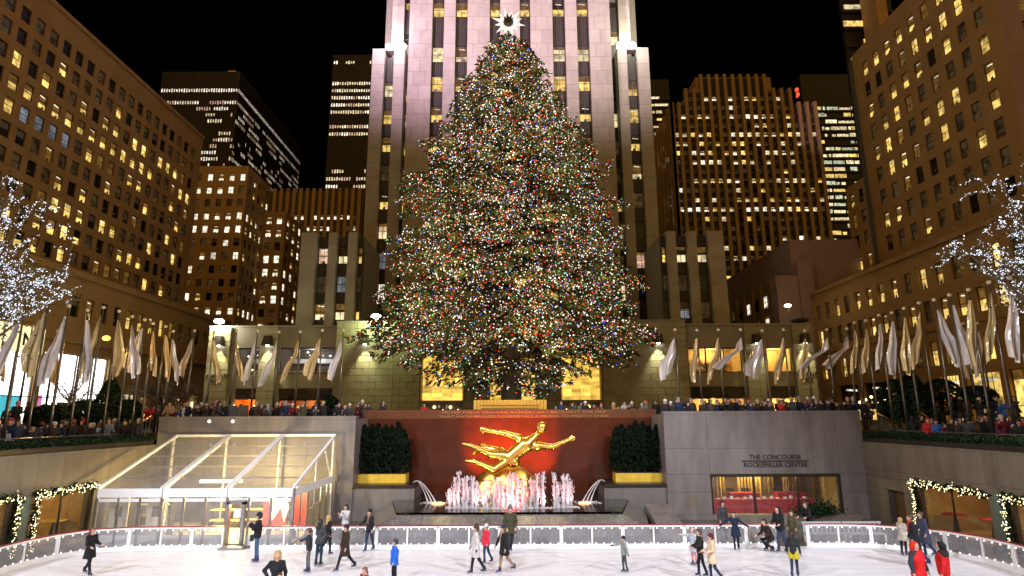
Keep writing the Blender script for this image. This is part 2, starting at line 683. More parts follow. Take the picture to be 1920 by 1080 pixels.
for k, h in enumerate(bigw):
    w_, hh = h[1] - h[0], h[3] - h[2]
    b = MB()
    b.quad((0, 0, 0), (w_, 0, 0), (w_, 0, hh), (0, 0, hh))
    F.add('lit_display', b, 'shop_white', h[0], .42, h[2])
    b = MB()
    for q in range(5):
        x = w_ * q / 4
        b.box(x - .05, x + .05, -.1, 0, 0, hh)
    b.box(0, w_, -.1, 0, 2.0, 2.08)
    b.box(0, w_, -.1, 0, hh - .1, hh)
    F.add('window_frame', b, 'frame_dark', h[0], .3, h[2])
mat('turquoise', (.05, .45, .55), .5, var=.1, emit=(.1, .6, .75), estr=.8, sampling='NONE')
mat('pink_panel', (.7, .1, .4), .5, var=.1, emit=(.9, .25, .6), estr=.7, sampling='NONE')
mat('peach_panel', (.8, .5, .2), .5, var=.1, emit=(1., .6, .3), estr=.8, sampling='NONE')
F.add('display_board', MB().box(0, 1.9, 0, .04, 0, 1.7), 'turquoise', 9.4, .36, .9)
F.add('display_board', MB().box(0, .8, 0, .04, 0, 1.8), 'pink_panel', 12.7, .36, .9)
F.add('display_board', MB().box(0, 6.5, 0, .04, 0, .5), 'peach_panel', 5.2, .36, .5)
F.add('wall_panel', MB().box(0, 3, 0, .04, 0, 1.6), 'frame_grey', 15.2, .36, .6)
# sign board over the shop
t2 = thing('shop_sign', 'glowing shop sign board with dark letters above the white shop window', 'sign', (-37.4, 44.2, 6.8))
obj('sign_board', MB().box(-.08, .08, -3.2, 3.2, -1.0, 1.0), 'sign_lit' if 'sign_lit' in M else mat('sign_lit', (1, .95, .7), .5, var=0, emit=(1., .88, .45), estr=1.1, sampling='NONE'), t2)


def text_mesh(body, size, depth=.02, bold=.0, align='CENTER'):
    c = bpy.data.curves.new('txt', 'FONT')
    c.body = body
    c.size = size
    c.align_x = align
    c.align_y = 'BOTTOM_BASELINE'
    c.extrude = depth
    c.offset = bold
    c.resolution_u = 2
    o = bpy.data.objects.new('txt', c)
    COL.objects.link(o)
    dg = bpy.context.evaluated_depsgraph_get()
    dg.update()
    me = bpy.data.meshes.new_from_object(o.evaluated_get(dg))
    bpy.data.objects.remove(o)
    return me


def lettering(name, body, size, m, parent, loc, rz=0., bold=0., depth=.02):
    me = text_mesh(body, size, depth, bold)
    me.materials.clear()
    me.materials.append(M[m])
    o = link(name, me, parent, loc)
    o.rotation_euler = (PI / 2, 0, rz)
    return o


lettering('lettering', 'NE', 1.3, 'letter', t2, (.1, 1.9, -.45), PI / 2, bold=.03)

# ---------------------------------------------------------------- tan blocks behind on the left
t = thing('office_building', 'tan stone office block with lit upper floors behind the long brown block', 'building', (-52, 104, 0))
F = Face(t, (-66, 100), (-47.1, 100))
pl = [.75, .9, .1, .95, .95, .2, .35, .3, .05, .2, .9, .05, .1]
grid_wall(F, 0, 18.9, 0, 45.0, [18.0 - 1.93 * k for k in range(8)][::-1], [42.9 - 2.42 * k for k in range(13)], .95, 1.35, 'brown_stone_far',
          lambda i, j: pick(pl[j], (('white', 6), ('halfw', 2), ('half', 1))))
F = Face(t, (-47.1, 100), (-47.1, 110))
grid_wall(F, 0, 10, 0, 45.0, [1.4 + 1.9 * k for k in range(5)], [42.9 - 2.42 * k for k in range(13)], .95, 1.35, 'brown_stone_far',
          lambda i, j: pick([.2, .2, .1, .6, .7, .2, .2, .4, .4, .1, .6, .2, .1][j], (('white', 4), ('half', 2))))
shell(t, -66, -47.4, 100.32, 110, 0, 44.95)
t = thing('office_building', 'lower tan block with a lit corner right of the tan office block', 'building', (-44, 112, 0))
zt = at(500, 397, 108).z
F = Face(t, (-47.05, 108), (-42.9, 108))
grid_wall(F, 0, 4.15, 0, zt, [1.0, 2.95], [zt - 1.7 - 2.55 * k for k in range(12)], 1.05, 1.5, 'brown_stone_far',
          lambda i, j: pick([1, 1, .8, .8, .9, .1, .7, .4, .3, .1, .1, 0][j], (('white', 5), ('halfw', 2))))
F = Face(t, (-42.9, 108), (-42.9, 128))
grid_wall(F, 0, 20, 0, zt, [1.6 + 3.0 * k for k in range(6)], [zt - 1.7 - 2.55 * k for k in range(12)], 1.3, 1.5, 'brown_stone_far',
          lambda i, j: pick([.9, .9, .6, .5, .6, .4, .3, .3, .3, .1, .1, 0][j], (('white', 5), ('halfw', 2), ('half', 2))))
shell(t, -60, -43.2, 108.32, 128, 0, zt - .05)


# ---------------------------------------------------------------- dark glass towers
def fin_tower(label, A, B, C, z0, z1, rows, pitch, prob, bands, looks=('pane_pink', 'pane_pale', 'pane_white'), fin='dark_fin'):
    t = thing('office_tower', label, 'building', ((A[0] + B[0]) / 2, A[1] + 5, 0))
    l = Vector(t.location)
    d = .22
    obj('tower_core', MB().box(A[0], B[0] - d, A[1] + d, C[1], 0, z1), 'dark_tower', t, -l)
    for P, Q in ((A, B), (B, C)):
        if P == Q:
            continue
        F = Face(t, P, Q)
        n = int(F.len / pitch)
        b = MB()
        for k in range(n + 1):
            b.box(k * pitch - pitch * .16, k * pitch + pitch * .16, 0, d, z0, z1)
        F.add('fin', b, fin, kind='stuff', label='closely set dark vertical fins')
        b = MB()
        for r, z in enumerate(rows):
            pr = prob(r)
            k = 0
            while k < n:
                run = rng.choice((1, 2, 2, 3, 4, 6))
                if rng.random() < min(1, pr * 1.15):
                    m = rng.choices((0, 1, 2), (3, 4, 3))[0] if r not in bands else 2
                    for q in range(k, min(n, k + run)):
                        hh = 1.25 * rng.uniform(.7, 1.05)
                        b.quad((q * pitch + pitch * .22, d * .7, z - hh / 2), (q * pitch + pitch * .78, d * .7, z - hh / 2), (q * pitch + pitch * .78, d * .7, z + hh / 2), (q * pitch + pitch * .22, d * .7, z + hh / 2), m)
                k += run
        if b.f:
            F.add('lit_window', b, list(looks), kind='stuff', label='tiny lit windows in broken rows')
    return t


zt = 108.
t = fin_tower('dark glass tower with one bright band below its roof, behind at left', (-110, 170), (-85.5, 170), (-85.5, 226), 55, zt,
              [zt - 6.5 - 2.1 * k for k in range(18)], .78, lambda r: [1, .0, .75, .35, .35, .45, .3, .3, .4, .5, .3, .6, .3, .2, .2, .1, .1, .1][r], (0,))
b = MB().ball((0, 0, 0), 3.2, 0, 14, 8)
obj('roof_dome', b, mat('dome', (.5, .28, .06), .6, emit=(.5, .25, .05), estr=.13), t, Vector((-90.5, 176, zt + .4)) - Vector(t.location), smooth=True)
fin_tower('narrow dark tower with broken rows of lights, beside the stone tower', (-63, 190), (-44, 190), (-44, 215), 55, 127.,
          [124 - 2.75 * k for k in range(24)], .85, lambda r: [.5, 0, .0, .95, .95, .95, .9, .9, 0, .95, .9, 0, 0, 0, 0, .6, .7, .8, .9, .7, .95, .9, .7, .5][r], (), ('pane_pink', 'pane_pale', 'pane_white'))

# low striped building between the towers
t = thing('office_building', 'low brown building with striped upper wall left of the stone tower', 'building', (-45, 133, 0))
F = Face(t, (-58, 130), (-34, 130))
b = MB()
for k in range(16):
    b.box(k * 1.5 + .1, k * 1.5 + .85, -.25, 0, 0, 52.6)
F.add('pier', b, 'brown_pier', kind='stuff')
b = MB().box(-58, -34, 130, 145, 0, 52.0)
obj('wall', b, mat('brown_dark', (.10, .065, .03), .9), t, -Vector(t.location))
for k in range(15):
    for z, p in ((45.0, .75), (42.3, .7), (39.6, .3)):
        F.inst('window', window_mesh(.62, 1.15, pick(p, (('white', 4), ('halfw', 2))), fw=.04), k * 1.5 + .87, -.04, z)

# ---------------------------------------------------------------- the stone tower
t = thing('stone_tower', 'tall pale limestone tower with vertical window strips behind the lit tree', 'building', (0, 72, 0))
TL = Vector(t.location)


def flutes(w, h):
    key = ('fl', round(w, 2), round(h, 2))
    if key not in _wc:
        b = MB().box(0, w, 0, .06, 0, h)
        n = 5
        for k in range(n):
            b.box(w * (k + .2) / n, w * (k + .8) / n, -.07, 0, .05, h - .05)
        _wc[key] = b.mesh('spandrel', ['spandrel'])
    return _wc[key]


def stone_pier(x0, x1, y0, y1, z0, z1, course=1.95, name='stone_pier'):
    b = MB()
    z = z0
    k = 0
    while z < z1 - .05:
        zz = min(z + course, z1)
        wdt = x1 - x0
        if wdt > 2.6:
            n = max(2, int(round(wdt / 2.2)))
            off = .5 if k % 2 else 0
            xs = sorted({x0, x1, *[x0 + wdt * (q + off) / n for q in range(n) if x0 + .2 < x0 + wdt * (q + off) / n < x1 - .2]})
        else:
            xs = [x0, x1]
        for a, c in zip(xs[:-1], xs[1:]):
            b.box(a + (.02 if a > x0 else 0), c - (.02 if c < x1 else 0), y0, y1, z, zz - .04)
        z = zz
        k += 1
    obj(name, b, 'limestone', t, -TL, kind='stuff', label='pale limestone pier of large squared blocks')
    obj('pier_core', MB().box(x0 + .03, x1 - .03, y0 + .03, y1, z0, z1 - .06), 'joint', t, -TL)


def strip(x0, x1, y, z0, z1, bottoms, wh, look, cols=2):
    """A recessed window strip: windows with fluted dark panels between them."""
    F = Face(t, (x0, y), (x1, y))
    w_ = x1 - x0
    sb = F.add('strip_back', MB().box(0, w_, .3, .35, z0, z1), 'frame_dark')
    zz = z1
    for k, zb in enumerate(bottoms):
        if zb + wh > z1 or zb < z0:
            continue
        link('window', window_mesh(w_ - .1, wh, look(k), 'frame_grey', cols, .5, .07), sb, (.05, .26, zb))
        if zz - (zb + wh) > .4:
            link('spandrel', flutes(w_ - .1, zz - (zb + wh) - .15), sb, (.05, .2, zb + wh + .1))
        zz = zb
    if zz - z0 > .5:
        link('spandrel', flutes(w_ - .1, zz - z0 - .1), sb, (.05, .2, z0 + .05))


def X(px, py, Y):
    return at(px, py, Y).x


ZTOP = 64.
yc = 68.
ed = [X(p, 93, yc) for p in (766, 809, 831.5, 853, 876, 918, 938, 975, 995, 1037, 1061, 1083, 1106, 1146)]
for k in range(0, 14, 2):
    stone_pier(ed[k], ed[k + 1], yc, yc + 2, 8.5, ZTOP)
cbot = [57.9, 51.8, 45.26, 41.08, 36.85] + [36.85 - 4.0 * k for k in range(1, 7)]
looksC = [['pink', 'lit', 'pale', 'lit', 'half', 'low', 'dark', 'low', 'dark', 'lowp', 'dark'], ['cool', 'half', 'pale', 'lit', 'dark', 'faint', 'lowp', 'dark', 'low', 'dark', 'dark'],
          ['dark', 'half', 'faint', 'dark', 'dark', 'half', 'dark', 'dark', 'low', 'dark', 'dark'], ['dark', 'half', 'faint', 'dark', 'dark', 'half', 'dark', 'dark', 'low', 'dark', 'dark'],
          ['cool', 'low', 'pale', 'lit', 'low', 'faint', 'dark', 'dark', 'lowp', 'dark', 'dark'], ['pale', 'half', 'pale', 'lit', 'low', 'dark', 'dark', 'low', 'dark', 'dark', 'dark']]
for q, k in enumerate(range(1, 13, 2)):
    strip(ed[k], ed[k + 1], yc + .5, 8.5, ZTOP, cbot, 2.15, lambda i, q=q: looksC[q][i])
for side in (0, 1):
    ys, yo = 71., 69.5
    if side == 0:
        e = [X(p, 93, ys) for p in (733, 755.5, 768)]
        stone_pier(e[0], e[1], ys, ys + 2, 8.5, ZTOP)
        strip(e[1], ed[0] + .3, ys + .5, 8.5, ZTOP, [55.2, 49.6] + [41.4 - 3.84 * k for k in range(8)], 2.05, lambda i: rng.choice(('low', 'half', 'faint', 'dark')), 1)
        e = [X(p, 150, yo) for p in (696, 719, 737, 757)]
    else:
        e = [X(p, 93, ys) for p in (1145, 1162.6, 1184)]
        stone_pier(e[1], e[2], ys, ys + 2, 8.5, ZTOP)
        strip(ed[13] - .3, e[1], ys + .5, 8.5, ZTOP, [55.2, 49.6] + [41.4 - 3.84 * k for k in range(8)], 2.05, lambda i: rng.choice(('faint', 'pale', 'low', 'dark')), 1)
        e = [X(p, 150, yo) for p in (1160, 1177.4, 1197, 1219)]
    zt = 47.8
    stone_pier(e[0], e[1], yo, yo + 3, 8.5, zt)
    stone_pier(e[2], e[3], yo, yo + 3, 8.5, zt)
    lk = ['pale', 'lit', 'low', 'faint', 'low', 'pinkp', 'cool', 'white'] if side == 0 else ['half', 'lit', 'low', 'lowp', 'faint', 'dark', 'pink', 'dark']
    strip(e[1], e[2], yo + .5, 8.5, zt - .8, [41.23 - 3.82 * k for k in range(8)], 2.05, lambda i: lk[i])
    obj('ledge', MB().box(min(e) - .05, max(e) + .05, yo + .35, yo + 3, zt - .02, zt + .25), 'limestone', t, -TL)
shell(t, -17.4, 17.4, 73.5, 100, 0, ZTOP, 'joint')
obj('tower_core', MB().box(ed[0] + .1, ed[13] - .1, 69.6, 73.5, 0, ZTOP), 'joint', t, -TL)

# the mid-height side wings with their window strips
for side in (-1, 1):
    t = thing('tower_wing', 'pale stone side wing with vertical window strips %s of the tower' % ('left' if side < 0 else 'right'), 'building', (side * 19, 62, 0), group='side wings of the stone tower')
    TL = Vector(t.location)
    y = 60.
    if side < 0:
        e = [X(p, 491, y) for p in (562, 591.5, 613.7, 629.4, 650.7, 667.4, 677)]
        lk = [['pink', 'faint', 'pinkp'], ['lowp', 'cool', 'lowp'], ['low', 'faint', 'low']]
    else:
        e = [X(p, 491, y) for p in (1243.5, 1253, 1270, 1291.5, 1309, 1331, 1360)]
        lk = [['half', 'faint', 'dark'], ['lowp', 'faint', 'cool'], ['lowp', 'dark', 'faint']]
    zt = 19.85
    if side < 0:
        PR, SR = ((0, 1), (2, 3), (4, 5)), ((1, 2), (3, 4), (5, 6))
    else:
        PR, SR = ((1, 2), (3, 4), (5, 6)), ((0, 1), (2, 3), (4, 5))
    for a, c in PR:
        stone_pier(e[a], e[c], y, y + 2, 8, zt, 1.5)
    for q, (a, c) in enumerate(SR):
        strip(e[a], e[c], y + .5, 8, zt - .3, [16.55, 13.5, 10.6], 1.75, lambda i, q=q: lk[q][i], 2 if e[c] - e[a] > .7 else 1)
    obj('wing_core', MB().box(min(e) + .1, max(e) - .1, y + 1.9, y + 9, 0, zt - .1), 'joint', t, -TL)

# floodlights on the tower's shoulders
for side, px, n in ((-1, 741, 5), (1, 1176, 3)):
    c = at(px, 93, 69.6)
    t = thing('floodlight', 'bank of blazing white floodlights on the %s shoulder of the tower' % ('left' if side < 0 else 'right'), 'floodlight', (c.x, 70.2, 47.98), group='floodlights on the tower shoulders')
    obj('bracket', MB().box(-1.2, 1.2, -.05, .05, 0, .12).box(-.06, .06, -.05, .05, .1, .5), 'frame_dark', t)
    for k in range(n):
        x = (k - (n - 1) / 2) * (.5 if n == 5 else .85)
        obj('lamp', MB().ball((0, 0, 0), .38 if n == 5 else .42, 0, 10, 6), 'lamp_flood', t, (x, -.1, .55), smooth=True)
    point('floodlight_beam', (c.x, 67.6, 49.4), 1700 if side < 0 else 1200, (.95, 1., .82) if side > 0 else (1., .85, 1.), .3)

# ---------------------------------------------------------------- low limestone front with entrance and shops
t = thing('entrance_building', 'low limestone entrance front with lit shop windows behind the crowd', 'building', (0, 54, 0))
TL = Vector(t.location)
F = Face(t, (-26.5, 52), (26.2, 52))
U = 26.5
hl = [(-23.9, -21.95, 4.55, 6.8), (-23.8, -21.95, .02, 3.3), (-20.2, -15.45, 4.55, 6.8), (-20.1, -15.45, .02, 3.3),
      (15.3, 19.95, 4.5, 6.65), (22.15, 24.25, 4.5, 6.65), (15.3, 19.95, .02, 3.3), (22.2, 24.3, .02, 3.3)]
H = [(round(a + U, 3), round(c + U, 3), z0, z1) for a, c, z0, z1 in hl]
b = MB()
holed(b, 0, 52.7, 0, 8.6, H, .4)
F.add('wall', b, 'limestone')
b = MB().box(-.05, 52.75, -.12, 8, 8.6, 8.75)
F.add('coping', b, 'limestone')
b = MB().box(0, .35, .42, 8, 0, 8.6).box(52.35, 52.7, .42, 8, 0, 8.6).box(0, 52.7, 7.6, 8, 0, 8.6)
F.add('wall', b, 'limestone')


def room(F, u0, u1, z0, z1, dep, wall, energy, col, shelves=0, y0=.42):
    """A real little room behind a shop window."""
    w_, h_ = u1 - u0, z1 - z0
    b = MB()
    b.quad((0, dep, 0), (w_, dep, 0), (w_, dep, h_), (0, dep, h_))
    b.quad((0, 0, 0), (0, dep, 0), (0, dep, h_), (0, 0, h_))
    b.quad((w_, dep, 0), (w_, 0, 0), (w_, 0, h_), (w_, dep, h_))
    b.quad((0, 0, 0), (w_, 0, 0), (w_, dep, 0), (0, dep, 0))
    b.quad((0, dep, h_), (w_, dep, h_), (w_, 0, h_), (0, 0, h_))
    F.add('room', b, wall, u0, y0, z0)
    for s in range(shelves):
        F.add('shelf', MB().box(.5, w_ - .5, dep - .35, dep - .05, 0, .05), 'frame_grey', u0, y0, z0 + h_ * (.2 + .22 * s))
        sb = MB()
        x = .6
        while x < w_ - .8:
            ww, hh = rng.uniform(.1, .3), rng.uniform(.12, .3)
            sb.box(x, x + ww, dep - .3, dep - .12, .06, .06 + hh)
            x += ww + rng.uniform(.05, .3)
        F.add('shelf_goods', sb, mat('goods', (.25, .16, .08), .6, island=.6, scale=2), u0, y0, z0 + h_ * (.2 + .22 * s), kind='stuff')
    p = F.A + F.e * (u0 + w_ / 2) + F.inn * (y0 + dep * .45)
    point('shop_lamp', (p.x, p.y, z0 + h_ * .86), energy, col, .25)


def pane(F, u0, u1, z0, z1, n, y=.2, m='window_glass', frame='frame_dark', rail=None):
    w_, h_ = u1 - u0, z1 - z0
    b = MB()
    for k in range(n + 1):
        x = w_ * k / n
        b.box(max(0, x - .05), min(w_, x + .05), -.06, .06, 0, h_)
    b.box(0, w_, -.06, .06, 0, .09)
    b.box(0, w_, -.06, .06, h_ - .09, h_)
    if rail:
        b.box(0, w_, -.06, .06, rail, rail + .07)
    F.add('window_frame', b, frame, u0, y, z0)
    for k in range(n):
        F.add('pane', MB().box(w_ * k / n + .05, w_ * (k + 1) / n - .05, -.008, .008, .09, h_ - .09), m, u0, y, z0)


mat('room_cream', (.78, .55, .22), .8, var=.08)
mat('room_dark', (.10, .08, .07), .7, var=.3)
mat('room_orange', (.75, .24, .05), .6, var=.15)
for i, h in enumerate(H):
    if i in (4, 5):
        room(F, *h, 2.2, 'room_cream', 230, (1., .72, .30), 2 if i == 4 else 0)
        pane(F, *h, 3 if i == 4 else 1)
    elif i in (6, 7):
        room(F, h[0], h[1], h[2], h[3] - .95, 2.2, 'room_cream', 230, (1., .75, .34), 1)
        F.add('dark_sign_band', MB().box(0, h[1] - h[0], 0, .1, 0, .9), 'glass_dark', h[0], .12, h[3] - .92)
        pane(F, h[0], h[1], h[2], h[3] - .95, 3 if i == 6 else 2)
    elif i in (0, 2):
        room(F, *h, 2.5, 'room_dark', 130 if i == 2 else 25, (.9, .95, 1.), 0)
        pane(F, *h, 3 if i == 2 else 1)
        for q in range(16 if i == 2 else 5):  # scattered glowing balls added to imitate lit reflections in the upper windows
            F.add('lamp_and_glint', MB().ball((0, 0, 0), rng.uniform(.03, .09), 0, 6, 5, rng.uniform(.4, 1.2)), rng.choice(('lamp_white', 'lamp_warm', 'bulb_white')), h[0] + rng.uniform(.2, h[1] - h[0] - .2), rng.uniform(.8, 2.2), h[2] + rng.uniform(.3, 2.0), smooth=True)
        F.add('table_row', MB().box(.2, h[1] - h[0] - .2, 1.2, 1.5, 0, .35).box(.3, h[1] - h[0] - .6, 2.6, 2.7, 1.1, 1.5), 'white_paint', h[0], 0, h[2])
    elif i == 1:
        room(F, h[0], h[1], h[2], h[3] - .95, 1.2, 'room_orange', 60, (1., .45, .12), 0)
        F.add('dark_sign_band', MB().box(0, h[1] - h[0], 0, .1, 0, .9), 'frame_dark', h[0], .12, h[3] - .92)
        for x in (-.05, 1.75):
            F.add('wall_lamp', MB().ball((0, 0, 0), .17, 0, 8, 6), 'lamp_warm', h[0] + x + .1, -.1, 1.75, smooth=True)
    else:
        room(F, h[0], h[1], h[2], h[3] - .95, 2.2, 'room_orange', 70, (1., .66, .3), 2)
        F.add('dark_sign_band', MB().box(0, h[1] - h[0], 0, .1, 0, .9), 'glass_dark', h[0], .12, h[3] - .92)
        pane(F, h[0], h[1], h[2], h[3] - .95, 4)
        for x in (.3, 1.6):
            F.add('lamp_and_glint', MB().ball((0, 0, 0), .17, 0, 8, 6), 'lamp_warm', h[0] + x, .9, 1.75, smooth=True)
lettering('lettering', 'ank', .42, 'letter_gold', t, Vector((-22.3, 52.08, 2.62)) - TL)

# blocks of stone: entrance walls and pilasters, every block its own piece
_bk = {}


def block_wall(x0, x1, y, z0, z1, bw=1.18, bh=.585, proud=.06):
    n = int(round((z1 - z0) / bh))
    hh = (z1 - z0) / n
    for k in range(n):
        x = x0
        first = bw * (.5 if k % 2 else 1.)
        while x < x1 - .05:
            xx = min(x + first, x1)
            if x1 - xx < .3:
                xx = x1
            first = bw
            key = (round(xx - x, 2), round(hh, 2))
            if key not in _bk:
                g = .006
                q = MB()
                w_, h_ = key
                c = .012
                # a block with softened front edges
                q.v = [(g, 0, g), (w_ - g, 0, g), (w_ - g, 0, h_ - g), (g, 0, h_ - g),
                       (g + c, -proud, g + c), (w_ - g - c, -proud, g + c), (w_ - g - c, -proud, h_ - g - c), (g + c, -proud, h_ - g - c)]
                q.f = [(4, 5, 6, 7), (0, 1, 5, 4), (1, 2, 6, 5), (2, 3, 7, 6), (3, 0, 4, 7)]
                q.m = [0] * 5
                _bk[key] = q.mesh('stone_block', ['limestone_block'])
            link('stone_block', _bk[key], t, Vector((x, y, z0 + k * hh)) - TL)
            x = xx


# entrance block stands proud of the wings
ye = 51.4
E = Face(t, (-15.2, ye), (15.0, ye))
UE = 15.2
eh = [(-7.67, -4.24, 2.2, 5.95), (-1.9, 1.9, 2.2, 5.95), (4.23, 7.44, 2.2, 5.95), (-7.67, -4.24, .02, 2.0), (-1.9, 1.9, .02, 2.0), (4.23, 7.44, .02, 2.0)]
EH = [(round(a + UE, 3), round(c + UE, 3), z0, z1) for a, c, z0, z1 in eh]
b = MB()
holed(b, 0, 30.2, 0, 8.9, EH, .5)
E.add('wall', b, 'joint')
E.add('wall', MB().box(0, .3, .02, .6, 0, 8.9).box(29.9, 30.2, .02, .6, 0, 8.9).box(0, 30.2, .5, 8, 8.7, 8.9), 'limestone')
E.add('coping', MB().box(-.06, 30.26, -.1, .8, 8.9, 9.03), 'limestone')
block_wall(-15.2, -10.2, ye - .0, .9, 8.9)
block_wall(-10.2, -7.9, ye + .0, .9, 8.9, proud=.03)
block_wall(7.7, 10.0, ye + .0, .9, 8.9, proud=.03)
block_wall(10.0, 15.0, ye - .0, .9, 8.9)
block_wall(-7.9, 7.7, ye, 6.1, 8.9, 1.56, .7)
for x0, x1 in ((-26.4, -24.5), (-21.9, -20.45), (20.2, 21.95), (24.4, 26.1)):
    obj('pilaster', MB().box(x0, x1, 51.74, 52.02, 0, 8.55), 'joint', t, -TL)
    block_wall(x0, x1, 51.74, .6, 8.55, 1.9, .61)
for x0, x1 in ((-4.1, -2.0), (2.0, 4.1)):
    block_wall(x0, x1, ye, .9, 6.0, 1.1, .6)
for i, h in enumerate(EH):
    w_, h_ = h[1] - h[0], h[3] - h[2]
    if i < 3:
        nr, nc = 12, 4
        E.add('screen_frame', MB().box(-.12, 0, -.1, .3, 0, h_).box(w_, w_ + .12, -.1, .3, 0, h_).box(-.12, w_ + .12, -.1, .3, h_, h_ + .12), 'brass', h[0], 0, h[2])
        me = MB().box(.01, w_ / nc - .01, -.05, .05, .012, h_ / nr - .012).mesh('glass_block', ['pane_gold'])
        for r in range(nr):
            for c in range(nc):
                E.inst('glass_block', me, h[0] + w_ * c / nc, .2 + .04 * ((r * 7 + c * 3) % 3), h[2] + h_ * r / nr)
        b = MB().box(0, w_, .34, .4, 0, h_)
        E.add('screen_back', b, 'pane_gold', h[0], 0, h[2])
    else:
        E.add('doorway', MB().box(0, w_, .5, .6, 0, h_), 'room_dark', h[0], 0, h[2])
        for k in range(5):
            E.add('door_lamp', MB().ball((0, 0, 0), .13, 0, 8, 5), 'lamp_warm', h[0] + w_ * (k + .5) / 5, .3, 1.35 + .3 * (k % 2), smooth=True)
for xl in (-25.45, 25.25):
    lettering('lettering', 'ROCKEFELLER', .34, 'letter', t, Vector((xl, 51.66, 4.25)) - TL, bold=.004)
    lettering('lettering', 'PLAZA', .34, 'letter', t, Vector((xl, 51.66, 3.8)) - TL, bold=.004)

# wall sconces that throw light down the pilasters
for k, (x, yy, lab) in enumerate(((-25.3, 51.7, 'on the leftmost pilaster'), (-21.1, 51.7, 'between the two upper left windows'), (-12.6, 51.3, 'on the green lit entrance wall left of the tree'),
                              (12.5, 51.3, 'on the entrance wall right of the tree'), (21.1, 51.7, 'between the two yellow shop windows'), (25.25, 51.7, 'on the rightmost pilaster'))):
    s = thing('wall_sconce', 'black tapered wall sconce shining down, ' + lab, 'wall lamp', (x, yy, 6.9), group='sconces on the entrance front')
    b = MB()
    top, bot = .26, .36
    b.v = [(-top, -.62, .85), (top, -.62, .85), (top, -.02, .85), (-top, -.02, .85), (-bot, -.85, 0), (bot, -.85, 0), (bot, -.02, 0), (-bot, -.02, 0)]
    b.f = [(0, 1, 2, 3), (4, 5, 1, 0), (5, 6, 2, 1), (6, 7, 3, 2), (7, 4, 0, 3)]
    b.m = [0] * 5
    obj('housing', b, 'frame_dark', s)
    obj('lamp', MB().ball((0, -.38, .1), .17, 0, 8, 6), 'lamp_white', s, smooth=True)
    spot('sconce_beam', (x, yy - .34, 6.72), (x, yy + .02, 5.2), 650, (1., .90, .55), 74, .75, .07)
# roof floodlights
for x, yy, z, e, c, lab in ((-25.45, 51.3, 9.05, 420, (1., .93, .62), 'on top of the leftmost pilaster'), (-11.7, 50.7, 9.3, 620, (.80, 1., .42), 'on the roof edge beside the tree')):
    s = thing('floodlight', 'small glaring floodlight ' + lab, 'floodlight', (x, yy, z))
    obj('lamp', MB().ball((0, 0, 0), .42, 0, 12, 6, .5), 'lamp_flood', s, smooth=True)
    obj('bracket', MB().box(-.05, .05, -.05, .5, -.3, -.2), 'frame_dark', s)
    point('floodlight_glow', (x, yy - .55, z - .35), e, c, .25)

# ---------------------------------------------------------------- buildings on the right
t = thing('office_building', 'broad brown office block with stepped roof and lit window pairs right of the tower', 'building', (52, 124, 0))
TL = Vector(t.location)
xa, xb = X(1257, 192, 120), X(1527, 192, 120)
F = Face(t, (xa, 120), (xb, 120))
z1 = at(1400, 192, 120).z
n = 18
pw = (xb - xa) / n
tops = []
for k in range(n + 1):
    px = 1257 + 270 * k / n
    zt = at(1400, 140, 120).z if 1304 <= px <= 1446 else at(1400, 166, 120).z if 1285 <= px <= 1490 else z1
    tops.append(zt)
    F.add('pier', MB().box(-.34, .34, -.3, 1, 0, zt), 'brown_pier', pw * k, 0, 0)
for k in range(n):
    zt = min(tops[k], tops[k + 1]) - .8
    F.add('strip_back', MB().box(pw * k + .3, pw * (k + 1) - .3, .25, .3, 0, zt), mat('strip_dark', (.045, .03, .016), .8))
rowp = [.4, .12, .42, .35, .8, .55, .38, .36, .12, .55, .3, .38, .9, .28, .08, .4, .12, .3, .2, .25]
rz_ = [z1 + .9 - 2.14 * k for k in range(20)]
for r, z in enumerate(rz_):
    for k in range(n):
        if z + .6 > min(tops[k], tops[k + 1]) - .8:
            continue
        lk = pick(rowp[r], (('white', 2), ('halfw', 2), ('pale', 3), ('lit', 2), ('half', 1)), (('dark', 3), ('faint', 2)))
        if lk in ('dark', 'faint') and z < 30:
            continue
        F.inst('window', window_mesh(pw - .72, 1.08, lk, fw=.05), pw * k + .36, .18, z - .5)
F2 = Face(t, (xa, 165), (xa, 120))
for k in range(14):
    F2.add('pier', MB().box(-.3, .3, -.3, .6, 0, z1), 'brown_pier', 45 - 3.2 * k, 0, 0)
    for r in range(16):
        if rng.random() < .33:
            F2.inst('window', window_mesh(1.9, 1.1, 'white', fw=.05), 45 - 3.2 * k - 2.5, .3, z1 - 3 - 2.14 * r)
obj('building_core', MB().box(xa + .4, xb, 120.3, 165, 0, z1 - .5), M['strip_dark'], t, -TL)
obj('building_core', MB().box(X(1304, 140, 120), X(1446, 140, 120), 120.6, 150, z1 - .5, tops[9] - .3), 'brown_pier', t, -TL)
# red neon sign on its roof edge
c = at(1493, 174, 119.5)
s = thing('neon_sign', 'small red glowing sign at the roof edge of the broad office block', 'sign', tuple(c))
obj('bracket', MB().box(-.08, .08, .1, .4, -1.2, 1.2), 'frame_dark', s)
obj('neon_tube', MB().tube([(.25, 0, 1.0), (.1, 0, .4)], [.35, .3], 6), 'neon_red', s, smooth=True)
obj('neon_tube', MB().tube([(.3, 0, -.05), (.32, 0, -.6), (-.05, 0, -1.15)], [.3, .3, .1], 6), 'neon_red', s, smooth=True)


